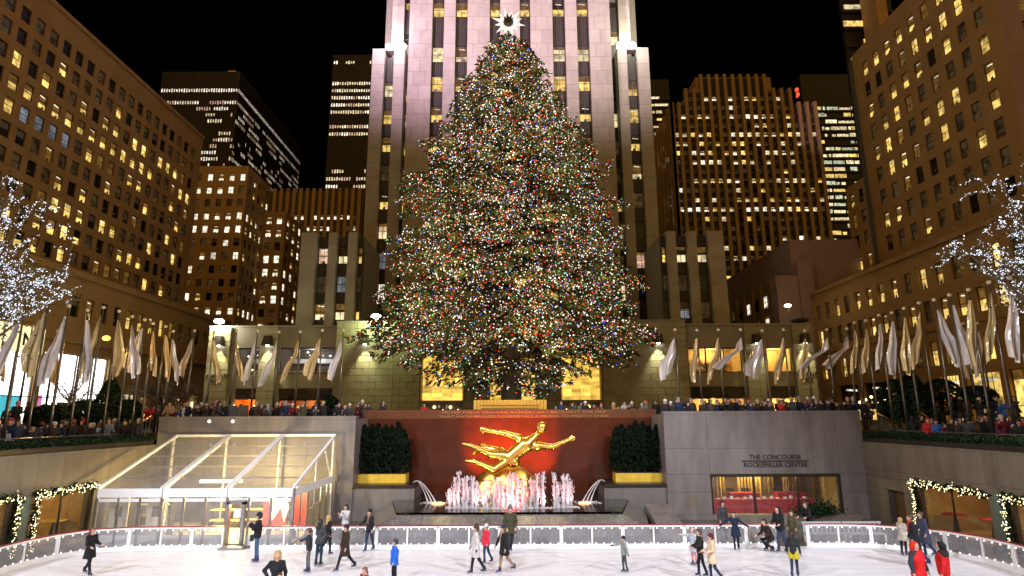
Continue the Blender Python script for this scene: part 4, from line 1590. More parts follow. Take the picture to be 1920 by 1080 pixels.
# ---------------------------------------------------------------- side walls
mat('green_column', (.10, .15, .13), .4, var=.15)
for s in (-1, 1):
    side = 'left' if s < 0 else 'right'
    XW = -19.9 if s < 0 else 19.5
    t = thing('plaza_wall', '%s granite side wall of the sunken plaza with garlanded windows' % side, 'wall', (XW, 20, ICE), group='side walls of the sunken plaza')
    if s < 0:
        F = Face(t, (XW, 12), (XW, 34.5))
        U0 = lambda y: y - 12
        H = [(U0(26.0), U0(29.7), -4.5, -2.28), (U0(20.5), U0(25.2), -4.5, -2.28)]
        colu = U0(25.6)
    else:
        F = Face(t, (XW, 34.5), (XW, 12))
        U0 = lambda y: 34.5 - y
        H = [(U0(30.4), U0(25.75), -4.5, -2.36), (U0(24.9), U0(20.5), -4.5, -2.36), (U0(32.6), U0(31.25), -4.6, -2.95)]
        colu = U0(25.3)
    H = [tuple(round(v, 3) for v in h) for h in H]
    panel_wall(t, F, 0, 22.5, [ZB, -3.3, -2.0, -.72], [3.1 * k for k in range(1, 8)], H, 'granite_side', depth=.4)
    F.add('coping', MB().box(0, 22.5, -.05, .5, -.72, -.62), 'granite_side')
    F.add('column', MB().box(-.22, .22, -.06, .1, ZB, -2.3), 'green_column', colu, 0, 0)
    for i, h in enumerate(H):
        w_ = h[1] - h[0]
        if i == 2:
            F.add('door', MB().box(0, w_, .3, .35, 0, h[3] - h[2]), mat('door_brown', (.10, .05, .02), .5), h[0], 0, h[2])
            continue
        F.add('window_frame', MB().box(0, .08, 0, .1, 0, h[3] - h[2]).box(w_ - .08, w_, 0, .1, 0, h[3] - h[2]).box(0, w_, 0, .1, h[3] - h[2] - .08, h[3] - h[2]).box(w_ / 2 - .03, w_ / 2 + .03, .02, .08, 0, h[3] - h[2] - .08), 'dark_bronze', h[0], .08, h[2])
        F.add('pane', MB().box(.08, w_ / 2 - .03, 0, .012, .05, h[3] - h[2] - .08), 'window_glass', h[0], .12, h[2])
        F.add('pane', MB().box(w_ / 2 + .03, w_ - .08, 0, .012, .05, h[3] - h[2] - .08), 'window_glass', h[0], .12, h[2])
        room(F, *h, 3.2, 'room_gold', 50, (1., .62, .2), 0)
        for q in range(6):
            F.add('wall_panel', MB().box(0, w_ / 9, 0, .05, 0, h[3] - h[2] - .3 * (q % 2)), ('door_brown', 'curtain', 'room_dark')[q % 3] if 'door_brown' in M else 'room_dark', h[0] + w_ * (q + .2) / 6, 3.4, h[2])
        # furniture seen in the restaurant
        for q in range(3):
            p = F.A + F.e * (h[0] + w_ * (q + .5) / 3) + F.inn * (1.2 + .6 * (q % 2))
            o = thing('dining_table', '%s round restaurant table inside the %s %s garlanded window' % (('first', 'middle', 'last')[q], 'near' if i else 'far', side), 'table', (p.x, p.y, -4.5), group='tables in the restaurants')
            obj('tabletop', MB().tube([(0, 0, .72), (0, 0, .78)], [.5, .5], 14), 'red_cloth' if s > 0 else 'yellow_paint', o)
            obj('leg', MB().tube([(0, 0, 0), (0, 0, .72)], [.16, .05], 8), 'frame_dark', o)
        p = F.A + F.e * (h[0] + w_ * .75) + F.inn * 2.9
        o = thing('wall_lamp', 'small glowing lamp inside the %s %s garlanded window' % ('near' if i else 'far', side), 'lamp', (p.x, p.y, -3.1), group='lamps in the restaurants')
        obj('lamp_shade', MB().box(-.14, .14, -.14, .14, 0, .4), 'lamp_warm', o)
        # garland of lights round the window
        g = thing('light_garland', 'leafy garland with warm lights around the %s %s window' % ('near' if i else 'far', side), 'garland', F.A + F.e * h[0] + Vector((0, 0, h[3])) - F.inn * .12, F.rz, group='garlands round the restaurant windows')
        hh = h[3] - h[2]
        path = [(.1, -hh * f) for f in [1 - k / 14 for k in range(14)]] + [(w_ * k / 24, .0 + .05 * math.sin(k)) for k in range(25)] + [(w_ - .1, -hh * k / 14) for k in range(1, 15)]
        if i == 0:
            path = path[:39] if s < 0 else path[:39]
        b1, b2 = MB(), MB()
        for (u, z) in path:
            leaf_cloud(b1, [(u + rs.gauss(0, .08), rs.gauss(0, .05), z + rs.gauss(0, .08)) for q in range(26)], .13, rs)
            for q in range(5):
                b2.octa((u + rs.gauss(0, .09), -.08 - rs.random() * .05, z + rs.gauss(0, .09)), rs.uniform(.018, .032))
        obj('greenery', b1, 'hedge', g, kind='stuff')
        obj('string_lights', b2, 'bulb_garland', g, kind='stuff')
    # the planter with its clipped hedge along the wall top
    x0, x1 = (XW - 1.0, XW - .12) if s < 0 else (XW + .12, XW + 1.0)
    tag(obj('planter_trough', MB().box(x0 - .05, x1 + .05, 12, 34.3, -.62, -.38), 'dark_bronze'), 'long dark trough along the top of the %s side wall' % side, 'planter', 'troughs on the side walls')
    b = MB()
    P = []
    for k in range(17000):
        y = rs.uniform(15, 34.3)
        f = rs.random()
        if f < .5:
            P.append((rs.uniform(x0, x1), y, -.16 + rs.gauss(0, .05)))
        else:
            P.append((x1 if s < 0 else x0, y, rs.uniform(-.38, -.16)))
            P[-1] = (P[-1][0] + rs.gauss(0, .05), y, P[-1][2])
    leaf_cloud(b, P, .12, rs)
    b.box(x0 + .06, x1 - .06, 15, 34.25, -.38, -.22)
    o = tag(obj('hedge', b, 'hedge'), 'low clipped dark hedge along the top of the %s side wall' % side, 'hedge', 'hedges on the side walls')
    # thin rail behind the hedge
    xr = x0 - .2 if s < 0 else x1 + .2
    t = thing('railing', 'thin metal railing behind the %s hedge' % side, 'railing', (xr, 25, -1.05), group='railings behind the hedges')
    obj('top_rail', MB().tube([(0, -10, 1.05), (0, 8, 1.05)], .02, 6), 'steel', t)
    for k in range(13):
        obj('post', MB().tube([(0, -10 + 1.5 * k, 0), (0, -10 + 1.5 * k, 1.05)], .018, 6), 'frame_grey', t)
    # stair handrails
    for q, (px0_, py0_, px1_, py1_, Yh) in enumerate((((250, 803, 284, 779, 33.2),) if s < 0 else ((1631, 767, 1692, 800, 33.0), (1724, 773, 1745, 785, 34.5)))):
        p0, p1 = at(px0_, py0_, Yh), at(px1_, py1_, Yh)
        t = thing('handrail', 'polished brass stair handrail %s' % (('on the left terrace', 'on the right terrace beside the parapet', 'higher up on the right terrace stairs')[q + (1 if s > 0 else 0)]), 'handrail', (p0.x, Yh, p0.z - 1.0))
        obj('rail', MB().tube([p0 - Vector(t.location), p1 - Vector(t.location)], .045, 8), 'brass', t, smooth=True)
        for f in (.02, .25, .5, .75, .98):
            c = p0.lerp(p1, f) - Vector(t.location)
            obj('post', MB().tube([c, c - Vector((0, 0, .95))], .02, 6), 'frame_dark', t)

# ---------------------------------------------------------------- clear roofed tent
t = thing('tent_pavilion', 'white framed pavilion tent with clear sloping roof at the rink edge', 'tent', (-14.3, 31, ICE))
TL = Vector(t.location)
TX = [-18.72, -15.78, -12.84, -9.9]
YF, YB, ZE, ZR = 28.3, 34.3, -2.30, -.16


def tb(name, mb, m, **k):
    return obj(name, mb, m, t, -TL, **k)


def slope(x, w, y0, z0, y1, z1, th):
    b = MB()
    d = Vector((0, y1 - y0, z1 - z0)).normalized()
    n_ = Vector((0, -d.z, d.y)) * th
    P = [Vector((x - w / 2, y0, z0)), Vector((x + w / 2, y0, z0)), Vector((x + w / 2, y1, z1)), Vector((x - w / 2, y1, z1))]
    b.v = [tuple(p - n_ * .5) for p in P] + [tuple(p + n_ * .5) for p in P]
    for f in ((3, 2, 1, 0), (4, 5, 6, 7), (0, 1, 5, 4), (1, 2, 6, 5), (2, 3, 7, 6), (3, 0, 4, 7)):
        b.f.append(f)
        b.m.append(0)
    return b


for x in TX:
    for dx in ((-.07, .07) if x not in (TX[0], TX[3]) else (0,)):
        tb('rafter', slope(x + dx, .11, YF - .05, ZE + .02, YB, ZR, .13), 'white_metal')
    tb('post', MB().box(x - .06, x + .06, YF - .06, YF + .06, ZB, ZE), 'steel')
    tb('post', MB().box(x - .05, x + .05, YB - .3, YB - .2, ZB, ZR - .1), 'white_metal')
for a, c in zip(TX[:-1], TX[1:]):
    tb('roof_film', slope((a + c) / 2, c - a - .25, YF, ZE + .03, YB - .02, ZR + .01, .012), 'tent_film')
    for f in (.2, .4, .6, .8):
        y, z = YF + (YB - YF) * f, ZE + (ZR - ZE) * f - .08
        tb('purlin', MB().box(a + .12, c - .12, y - .025, y + .025, z - .03, z + .03), 'steel')
    tb('valance', MB().box(a + .02, c - .02, YF - .09, YF - .05, ZE - .36, ZE + .02), 'white_paint')
    tb('fascia', MB().box(a + .08, c - .08, YF - .04, YF + .03, ZE - .56, ZE - .42), 'white_metal')
    n_ = 3
    for k in range(n_):
        x0, x1 = a + (c - a) * k / n_, a + (c - a) * (k + 1) / n_
        if k:
            tb('mullion', MB().box(x0 - .045, x0 + .045, YF - .05, YF + .05, ZB, ZE - .4), 'steel')
        if abs((x0 + x1) / 2 + 12.2) < .4:
            tb('door_frame', MB().box(x0 + .1, x0 + .22, YF - .3, YF - .05, ZB, -2.85).box(x1 - .2, x1 - .08, YF - .3, YF - .05, ZB, -2.85).box(x0 + .1, x1 - .08, YF - .3, YF - .05, -2.95, -2.78), 'steel')
            tb('door_notice', MB().box(x0 + .35, x1 - .3, YF - .08, YF - .06, -3.55, -3.15), 'white_paint')
            continue
        tb('wall_film', MB().box(x0 + .05, x1 - .05, YF - .006, YF + .006, ZB + .45, ZE - .56), 'tent_film')
        tb('base_board', MB().box(x0 + .05, x1 - .05, YF - .03, YF + .03, ZB, ZB + .45), 'white_metal')
tb('ridge_beam', MB().box(TX[0] - .06, TX[3] + .06, YB - .07, YB + .05, ZR - .06, ZR + .08), 'white_metal')
# the right end wall
b = MB()
for k in range(7):
    y = YF + (YB - YF) * k / 6
    b.box(TX[3] - .03, TX[3] + .03, y - .03, y + .03, ZB, ZE - .36)
tb('end_frame', b, 'steel', kind='stuff')
tb('end_valance', MB().box(TX[3] + .02, TX[3] + .06, YF - .05, YB, ZE - .36, ZE + .0), 'white_paint')
tb('gable_strut', MB().tube([(TX[3], 31.3, ZE), (TX[3], 31.3, ZE + (ZR - ZE) * .5)], .04, 6).tube([(TX[3], YB - .5, ZE), (TX[3], 32.6, ZE + (ZR - ZE) * .7)], .035, 6), 'white_metal', kind='stuff')
b = MB()
b.v = [(TX[3], YF, ZE), (TX[3], YB, ZE), (TX[3], YB, ZR), (TX[3] + .01, YF, ZE), (TX[3] + .01, YB, ZE), (TX[3] + .01, YB, ZR)]
b.f = [(0, 2, 1), (3, 4, 5)]
b.m = [0, 0]
tb('gable_film', b, 'tent_film')
mat('yellow_film', (.75, .58, .18), .5, var=.2)
for k in range(6):
    y0, y1 = YF + (YB - YF) * k / 6 + .05, YF + (YB - YF) * (k + 1) / 6 - .05
    tb('end_film', MB().box(TX[3] - .006, TX[3] + .006, y0, y1, ZB + .3, ZE - .36), 'tent_film')
    if k > 1:
        tb('end_panel', MB().box(TX[3] - .05, TX[3] - .03, y0, y1, ZB + .05, -3.7 + .1 * k), 'yellow_film')
tb('tent_floor', MB().box(TX[0], TX[3], YF, YB, ICE - .02, ICE + .06), mat('tent_floor', (.45, .43, .42), .5))
tb('ceiling_lamp', MB().box(-15.0, -13.0, 29.9, 30.05, -2.22, -2.08), 'lamp_warm')
tb('ceiling_lamp', MB().box(-10.9, -10.3, 31.0, 31.1, -2.65, -2.55), 'lamp_white')
point('tent_lamp', (-13.9, 30.6, -2.4), 2000, (1., .74, .26), .5)
point('tent_lamp', (-10.9, 30.8, -2.9), 300, (1., .78, .36), .3)
point('tent_lamp', (-17.2, 30.8, -2.7), 130, (1., .85, .6), .3)
# what stands inside the tent
for k, x in enumerate((-18.05, -16.35)):
    d_ = thing('door_panel', '%s white door with a small window inside the tent' % ('left' if k == 0 else 'right'), 'door', (x, 28.9, ICE + .06), group='white doors inside the tent')
    obj('leaf', MB().box(-.42, .42, -.03, .03, 0, 1.95), 'white_paint', d_)
    obj('window', MB().box(-.16, .16, -.045, -.031, 1.05, 1.5), 'frame_grey', d_)
    obj('window_frame', MB().box(-.2, .2, -.05, -.031, .99, 1.045).box(-.2, .2, -.05, -.031, 1.505, 1.55), 'white_metal', d_)
for k, (x, y) in enumerate(((-17.2, 30.4), (-14.6, 32.2), (-13.0, 32.4))):
    s_ = thing('shelf_rack', ('left', 'middle', 'right')[k] + ' skate rack with pale shelves standing inside the tent', 'shelf', (x, y, ICE + .06), group='skate racks inside the tent')
    for z in (.35, .85, 1.35, 1.8):
        obj('shelf', MB().box(-.75, .75, -.2, .2, z, z + .05), 'yellow_film', s_)
    for sx in (-.78, .78):
        obj('upright', MB().box(sx - .03, sx + .03, -.2, .2, 0, 1.9), 'frame_dark', s_)
c_ = thing('counter', 'red fronted counter with white swirl panel inside the tent', 'counter', (-11.6, 31.9, ICE + .06))
obj('counter_front', MB().box(-1.0, .2, -.1, .1, 0, 1.75).box(.5, 1.2, -.1, .1, 0, 1.75), mat('red_panel', (.30, .03, .02), .5, var=.2), c_)
obj('swirl_panel', MB().prism([(-.8, 1.6), (-.5, .4), (-.1, 1.0), (.1, .3), (.3, 1.0), (.15, 1.6), (-.1, 1.3), (-.4, 1.5)], 'y', -.13, -.11), 'white_paint', c_)
b_ = thing('bench', 'dark slatted bench inside the tent next to the entrance', 'bench', (-10.8, 29.6, ICE + .06))
obj('seat', MB().box(-.7, .7, -.2, .2, .45, .52), 'frame_dark', b_)
for sx in (-.6, .6):
    obj('leg', MB().box(sx - .04, sx + .04, -.18, .18, 0, .45), 'frame_grey', b_)

# white benches, ramp and bush behind the barrier on the right
for k, x in enumerate((13.9, 15.7)):
    b_ = thing('bench', '%s white slatted bench behind the barrier below the concourse window' % ('left' if k == 0 else 'right'), 'bench', (x, 28.35, ICE - .08), group='white benches behind the barrier')
    for q in range(3):
        obj('seat_slat', MB().box(-.85, .85, -.22 + .15 * q, -.1 + .15 * q, .42, .46), 'bench_white', b_)
    for q in range(9):
        x_ = -.8 + .2 * q
        obj('back_slat', MB().box(x_ - .03, x_ + .03, .24, .28, .46, .82), 'bench_white', b_)
    obj('top_rail', MB().box(-.88, .88, .22, .3, .82, .9), 'bench_white', b_)
    for sx in (-.78, .78):
        obj('leg', MB().box(sx - .04, sx + .04, -.2, .26, 0, .42), 'white_paint', b_)
tag(obj('granite_ramp', MB().prism([(29.3, ZB), (33.6, ZB), (33.6, -3.75)], 'x', 7.0, 8.3), 'granite'), 'sloping granite ramp wall right of the fountain', 'ramp')
tag(obj('granite_kerb', MB().box(10.8, 18.2, 33.0, 33.5, ZB, -4.25), 'granite_side'), 'low granite kerb under the concourse window', 'kerb')
b = MB()
leaf_cloud(b, [(rs.gauss(0, .5), rs.gauss(0, .25), abs(rs.gauss(0, .28))) for k in range(1600)], .14, rs)
t = thing('bush', 'low dark green bush in front of the concourse window', 'bush', (15.9, 33.0, -4.25))
obj('crown', b, 'hedge', t, kind='stuff')
obj('trunk', MB().tube([(0, 0, -.1), (0, 0, .3)], [.05, .03]), 'bark', t)

# ================================================================== the great lit spruce
rs = random.Random(11)
TY = 43.5
K = TY / 40
prof = [(2.5, 2.2), (3.2, 3.8), (3.9, 5.6), (4.7, 7.3), (5.4, 8.5), (6.1, 9.5), (7.2, 9.1), (9.1, 8.5), (10.95, 8.0), (12.9, 7.65), (14.8, 7.45), (16.8, 6.95), (18.85, 6.3), (20.9, 5.05), (23.05, 4.1), (25.2, 3.05), (27.4, 1.95), (28.1, 1.2), (28.77, .35), (29.2, .05)]
prof = [((z - CZ) * K + CZ, r * K * .94) for z, r in prof]


def crown_r(z):
    for (z0, r0), (z1, r1) in zip(prof[:-1], prof[1:]):
        if z0 <= z <= z1:
            return r0 + (r1 - r0) * (z - z0) / (z1 - z0)
    return .05


TZ = prof[-1][0]
t = thing('christmas_tree', 'giant spruce covered in thousands of coloured lights above the statue', 'tree', (-.1, TY, 0))
obj('trunk', MB().tube([(0, 0, 0), (.03, 0, 6), (-.02, 0, 15), (0, 0, TZ - .3)], [.78, .66, .36, .04], 12), 'bark', t, smooth=True)
fol, wood = MB(), MB()
COLS = ('white', 'warm', 'red', 'green', 'blue', 'amber')
bul = {c: MB() for c in COLS}
cw = (31, 21, 26, 9, 9, 6)
nb = 0
z = prof[0][0] + .3
while z < TZ - .35:
    R0 = crown_r(min(z, TZ - .1))
    nbr = int(9 + R0 * 2.1) if z > 5.4 else int(5 + R0 * 1.3)
    for k in range(nbr):
        a = 2 * PI * (k + rs.random() * .9) / nbr
        zz = z + rs.uniform(-.45, .45)
        if z < 6.2 and math.sin(a) < -.985 and z < 5.6:
            continue
        R = crown_r(max(prof[0][0], min(zz, TZ - .05))) * rs.uniform(.72, 1.13) * (1 + .06 * math.sin(3 * a + zz * 1.3) + .06 * math.sin(5 * a - zz * 2.1))
        ex, ey = math.cos(a), math.sin(a) * .66
        lift = .10 * R if z > 8 else .02 * R
        pts = []
        ns = 7
        for i in range(ns + 1):
            f = i / ns
            pts.append(Vector((ex * R * f, ey * R * f, zz + R * (.20 * (1 - f) * (1 if z > 5 else .2)) - .2 * R * f * f * .5 + lift * f ** 3 - (.0 if z > 4 else .1 * f))))
        wood.tube(pts[:6], [.05 + .006 * R - .012 * i for i in range(6)], 4)
        side = Vector((-math.sin(a), math.cos(a) * .66, 0)).normalized()
        d = Vector((ex, ey, 0)).normalized()
        m = int(10 + R * 8.5) if z > 6.4 else int(6 + R * 4.2)
        lit = .54 * (.4 + 1.2 * (.5 + .5 * math.sin(a * 4 + zz * 1.7) * math.sin(zz * 2.3 - a * 2)))
        for q in range(m):
            f = 1 - rs.random() ** 1.55 * .86
            i = min(ns - 1, int(f * ns))
            p = pts[i].lerp(pts[i + 1], f * ns - i)
            wdt = (.25 + .10 * R) * (1.12 - f)
            p = p + side * rs.uniform(-1, 1) * (wdt + .12) + Vector((0, 0, rs.uniform(-.22, .1)))
            # a drooping spray of needles
            dr = (d * rs.uniform(.2, .9) + side * rs.uniform(-.7, .7) + Vector((0, 0, rs.uniform(-1.0, .25)))).normalized()
            L = rs.uniform(.28, .62)
            u = dr.cross(Vector((rs.uniform(-1, 1), rs.uniform(-1, 1), .4))).normalized() * L * .17
            n0 = len(fol.v)
            fol.v += [tuple(p), tuple(p + dr * L * .45 + u), tuple(p + dr * L), tuple(p + dr * L * .45 - u)]
            fol.f.append((n0, n0 + 1, n0 + 2, n0 + 3))
            fol.m.append(0)
            if math.sin(a) < .35 and rs.random() < lit:
                c = rs.choices(COLS, cw)[0]
                bul[c].octa(p + dr * L * rs.uniform(.2, 1.0) + Vector((0, -.03, .02)), rs.choice((.022, .027, .033, .040, .052)) * (1.1 if c in ('white', 'warm') else 1.))
                nb += 1
    z += .40 if z > 8 else .36
obj('branch', wood, 'bark', t, kind='stuff', label='dark drooping branches inside the tree')
obj('crown', fol, 'conifer', t, kind='stuff', label='dark green needle sprays of the tree')
EM = {'white': ((.92, .96, 1.), 1.7), 'warm': ((1., .78, .48), 1.6), 'red': ((1., .06, .03), 1.5), 'green': ((.06, .70, .25), 1.0), 'blue': ((.08, .15, 1.), 1.5), 'amber': ((1., .30, .04), 1.3)}
for c in COLS:
    mat('xmas_' + c, EM[c][0], .4, var=0, emit=EM[c][0], estr=EM[c][1], sampling='NONE')
    obj('string_lights', bul[c], 'xmas_' + c, t, kind='stuff', label='tiny %s lights strung through the tree' % c)
print('xmas bulbs', nb, 'foliage', len(fol.f))
# the bulbs' summed glow on the needles, spread through the crown as the strings are
for k in range(44):
    z = 3.6 + 26.5 * ((k + .5) / 44)
    R = crown_r(z)
    a = -PI / 2 + (1.25, -.5, .4, -1.2, .0)[k % 5] + rs.uniform(-.2, .2)
    point('string_light_glow', (-.1 + math.cos(a) * R * .8, TY + math.sin(a) * .66 * R * 1.02 - .5, z), 130 * (R / 8 + .15), (1., .74, .42), .6)

# the star on top
c = Vector((-.2, TY - .2, at(953, 46, TY).z))
t = thing('tree_star', 'white many pointed star on the tip of the lit spruce', 'star', tuple(c))
t.scale = (1.28, 1.28, 1.28)
mat('star_white', (.9, .9, .9), .35, var=.1, emit=(1., 1., .96), estr=.75)
mat('star_core', (.10, .08, .06), .4, metal=.4, var=.4, scale=8)
for k in range(12):
    a = 2 * PI * (k + .5) / 12
    for yo, Ls in ((0, 1.15 if k % 2 else .92),):
        d = Vector((math.cos(a), -.12, math.sin(a))).normalized()
        n_ = d.cross(Vector((0, 1, 0))).normalized()
        m_ = d.cross(n_)
        b = MB()
        r0, r1 = .42, Ls
        base = d * r0
        b.v = [tuple(base + n_ * .17), tuple(base + m_ * .12), tuple(base - n_ * .17), tuple(base - m_ * .12), tuple(d * r1), tuple(d * .2)]
        b.f = [(0, 1, 4), (1, 2, 4), (2, 3, 4), (3, 0, 4), (1, 0, 5), (2, 1, 5), (3, 2, 5), (0, 3, 5)]
        b.m = [0] * 8
        obj('point', b, 'star_white', t)
for k in range(7):
    a = 2 * PI * k / 7
    d = Vector((math.cos(a) * .55, -.8, math.sin(a) * .55)).normalized()
    b = MB()
    b.tube([d * .1, d * .62], [.17, .01], 4)
    obj('inner_point', b, 'star_core', t)
obj('core', MB().ball((0, 0, 0), .36, 0, 10, 6), 'star_core', t, smooth=True)
obj('stem', MB().tube([(0, .1, -.3), (0, .1, -1.1)], .08, 6), 'star_core', t)

# brass pedestal at the foot of the tree
t = thing('tree_pedestal', 'stepped ribbed brass pedestal at the foot of the spruce', 'pedestal', (-.15, 39.6, 0))
px0, px1 = at(888, 757, 39.2).x + .15, at(1025, 757, 39.2).x + .15
zt = at(955, 750, 39.2).z
obj('base_plinth', MB().box(px0, px1, -.4, 2.2, 0, zt - .62), 'brass', t)
for k in range(22):
    x = px0 + (px1 - px0) * k / 22
    obj('rib', MB().box(x + .015, x + (px1 - px0) / 22 - .015, -.52, -.4, zt - .60, zt), 'gold_leaf', t)
obj('top_slab', MB().box(px0 + .02, px1 - .02, -.4, 2.2, zt - .62, zt - .05), 'gold_leaf', t)
obj('moulding', MB().box(px0 + .5, px1 - .5, -.58, -.53, zt - .55, zt - .48).box(px0 + .5, px1 - .5, -.58, -.53, zt - .36, zt - .30), 'brass', t)
spot('pedestal_lamp', (0, 37.9, 2.6), (0, 39.2, 1.6), 60, (1., .7, .3), 140, .5, .2)


# ================================================================== broadleaf trees wrapped in white lights
def lit_tree(label, base, targets, seed, dens):
    r = random.Random(seed)
    base = Vector(base)
    t = thing('street_tree', label, 'tree', tuple(base))
    h = 5.2
    wood, leaf, bulbs = MB(), MB(), MB()
    top = Vector((r.uniform(-.2, .2), r.uniform(-.2, .2), h))
    tr = [Vector((0, 0, 0)), Vector((.05, .03, h * .5)), top]
    obj('trunk', MB().tube(tr, [.26, .2, .15], 8), 'bark', t, smooth=True)

    def limb(a, c, ra, rb, lev, nbul):
        n = 8
        sag = Vector((r.uniform(-.3, .3), r.uniform(-.3, .3), r.uniform(-.1, .45))) * (c - a).length * .25
        pts = []
        for i in range(n + 1):
            f = i / n
            pts.append(a.lerp(c, f) + sag * math.sin(f * PI) + Vector((r.gauss(0, .03), r.gauss(0, .03), r.gauss(0, .03))) * (1 if 0 < i < n else 0))
        wood.tube(pts, [ra + (rb - ra) * i / n for i in range(n + 1)], 5)
        for q in range(nbul):
            f = r.random() * n
            i = min(n - 1, int(f))
            p = pts[i].lerp(pts[i + 1], f - i)
            bulbs.octa(p + Vector((r.gauss(0, .028), r.gauss(0, .028), r.gauss(0, .028))), r.uniform(.013, .028))
        return pts
    for tg in targets:
        tg = Vector(tg) - base
        m = limb(tr[1].lerp(top, r.uniform(.3, 1)), tg, .09, .025, 0, int(dens * 1.1))
        for k in range(13):
            s = m[r.randint(2, 8)]
            e = s + Vector((r.gauss(0, .62), r.gauss(0, .5), r.gauss(.05, .55)))
            mm = limb(s, e, .022, .008, 1, int(dens * .62))
            for q in range(2):
                s2 = mm[r.randint(3, 8)]
                limb(s2, s2 + Vector((r.gauss(0, .34), r.gauss(0, .3), r.gauss(.0, .3))), .010, .005, 2, int(dens * .30))
            leaf_cloud(leaf, [e + Vector((r.gauss(0, .4), r.gauss(0, .4), r.gauss(0, .3))) for q in range(12)], .16, r)
    obj('branch', wood, 'bark_pale', t, kind='stuff')
    obj('crown', leaf, 'autumn_leaf', t, kind='stuff', label='sparse yellow green autumn leaves')
    obj('string_lights', bulbs, 'bulb_ice', t, kind='stuff', label='tiny cool white lights wound round the branches')
    return len(bulbs.f) // 8


tg = [tuple(at(x, y, Y)) for x, y, Y in ((20, 355, 25), (60, 395, 24.6), (10, 430, 26), (60, 450, 25.2), (15, 480, 25.5), (30, 520, 24.8), (75, 535, 25), (105, 510, 25.4), (120, 545, 25), (125, 500, 26), (-20, 400, 25), (-30, 470, 26), (40, 345, 26), (-10, 530, 25))]
nb1 = lit_tree('leafy street tree wrapped in white lights at the left edge', (-24.3, 26.0, -1.05), tg, 31, 23)
tg = [tuple(at(x, y, Y)) for x, y, Y in ((1855, 360, 25), (1880, 350, 25.4), (1790, 455, 25), (1770, 470, 24.6), (1825, 470, 25.2), (1890, 490, 25), (1905, 500, 25.4), (1880, 420, 25), (1915, 310, 25.2), (1925, 380, 25), (1930, 480, 25))]
nb2 = lit_tree('leafy street tree wrapped in white lights at the right edge', (24.6, 25.2, -1.05), tg, 32, 20)
print('white bulbs', nb1, nb2)


# bare young trees in front of the shops
def bare_tree(label, base, h, seed, m='bark_pale', spread=1.):
    r = random.Random(seed)
    t = thing('bare_tree', label, 'tree', base)
    obj('trunk', MB().tube([(0, 0, 0), (.05, .02, h * .28), (.0, .05, h * .45)], [.15, .12, .09], 7), m, t, smooth=True)
    b = MB()

    def grow(p, d, L, ra, lev):
        pts = [p]
        for i in range(4):
            d = (d + Vector((r.gauss(0, .16), r.gauss(0, .16), r.gauss(.02, .12)))).normalized()
            pts.append(pts[-1] + d * L / 4)
        b.tube(pts, [ra, ra * .85, ra * .7, ra * .55, ra * .4], 4)
        if lev < 3:
            for k in range(4 if lev else 3):
                s = pts[r.randint(1, 4)]
                grow(s, (d + Vector((r.gauss(0, .75), r.gauss(0, .75), r.gauss(.0, .5)))).normalized(), L * r.uniform(.5, .75), ra * .5, lev + 1)
    for k in range(6):
        a = 2 * PI * k / 6 + r.random()
        grow(Vector((0, .03, h * (.25 + .05 * k * .6))), Vector((math.cos(a) * spread, math.sin(a) * spread, .8)).normalized(), h * .36, .075, 0)
    obj('crown', b, m, t, kind='stuff')


bare_tree('bare pale branched tree in front of the white shop window', (-33.2, 45.5, 0), 6.0, 1)
bare_tree('spreading bare tree with fine pale twigs left of the street lamp', (-31.0, 49.0, 0), 5.6, 2, spread=1.5)
bare_tree('spreading bare tree with pale twigs right of the street lamp', (-29.0, 51.0, 0), 5.4, 3, spread=1.5)
bare_tree('dark bare tree beside the leftmost pilaster', (-26.5, 47.0, 0), 6.2, 4, 'bark')
bare_tree('second dark bare tree left of the leftmost pilaster', (-28.3, 49.0, 0), 5.6, 6, 'bark')


def shrub(label, px, py, Y, w_, h_, seed, conical=False):
    r = random.Random(seed)
    c = at(px, py, Y)
    t = thing('evergreen_shrub', label, 'shrub', (c.x, Y, -1.05 if abs(c.x) < 25 else 0))
    z0 = c.z - t.location.z - h_ / 2
    b = MB()
    P = []
    for k in range(2600):
        f = r.random()
        a = r.uniform(0, 2 * PI)
        rr = w_ / 2 * ((1 - f) ** .7 if conical else math.sqrt(max(0, 1 - (2 * f - .9) ** 2 * .8))) * r.uniform(.8, 1.05)
        P.append((rr * math.cos(a), rr * math.sin(a), z0 + f * h_))
    leaf_cloud(b, P, .2, r)
    obj('crown', b, 'hedge', t, kind='stuff')
    obj('trunk', MB().tube([(0, 0, 0), (0, 0, z0 + h_ * .6)], [.1, .04]), 'bark', t)


shrub('broad rounded dark evergreen left of the white shop window', 92, 780, 33, 2.0, 1.1, 3)
shrub('dark evergreen mass in the middle of the left terrace', 160, 772, 36, 1.8, 1.3, 4)
shrub('tall conical dark evergreen behind the left crowd', 205, 748, 37, 2.2, 2.7, 5, True)
shrub('dark evergreen at the right end of the left terrace', 240, 770, 38, 1.5, 1.3, 6)
shrub('tall dark evergreen in the right terrace crowd', 1712, 742, 36, 2.6, 3.0, 7, True)
shrub('dark evergreen behind the brass rail on the right', 1680, 750, 37, 2.0, 2.4, 8)
shrub('wide dark evergreen below the right shop windows', 1765, 745, 38, 2.4, 2.2, 9)
shrub('rounded dark bush before the right amber shop window', 1832, 745, 36, 2.0, 1.3, 10)
shrub('round clipped bush behind the left parapet', 618, 770, 40, 1.4, 1.9, 12)

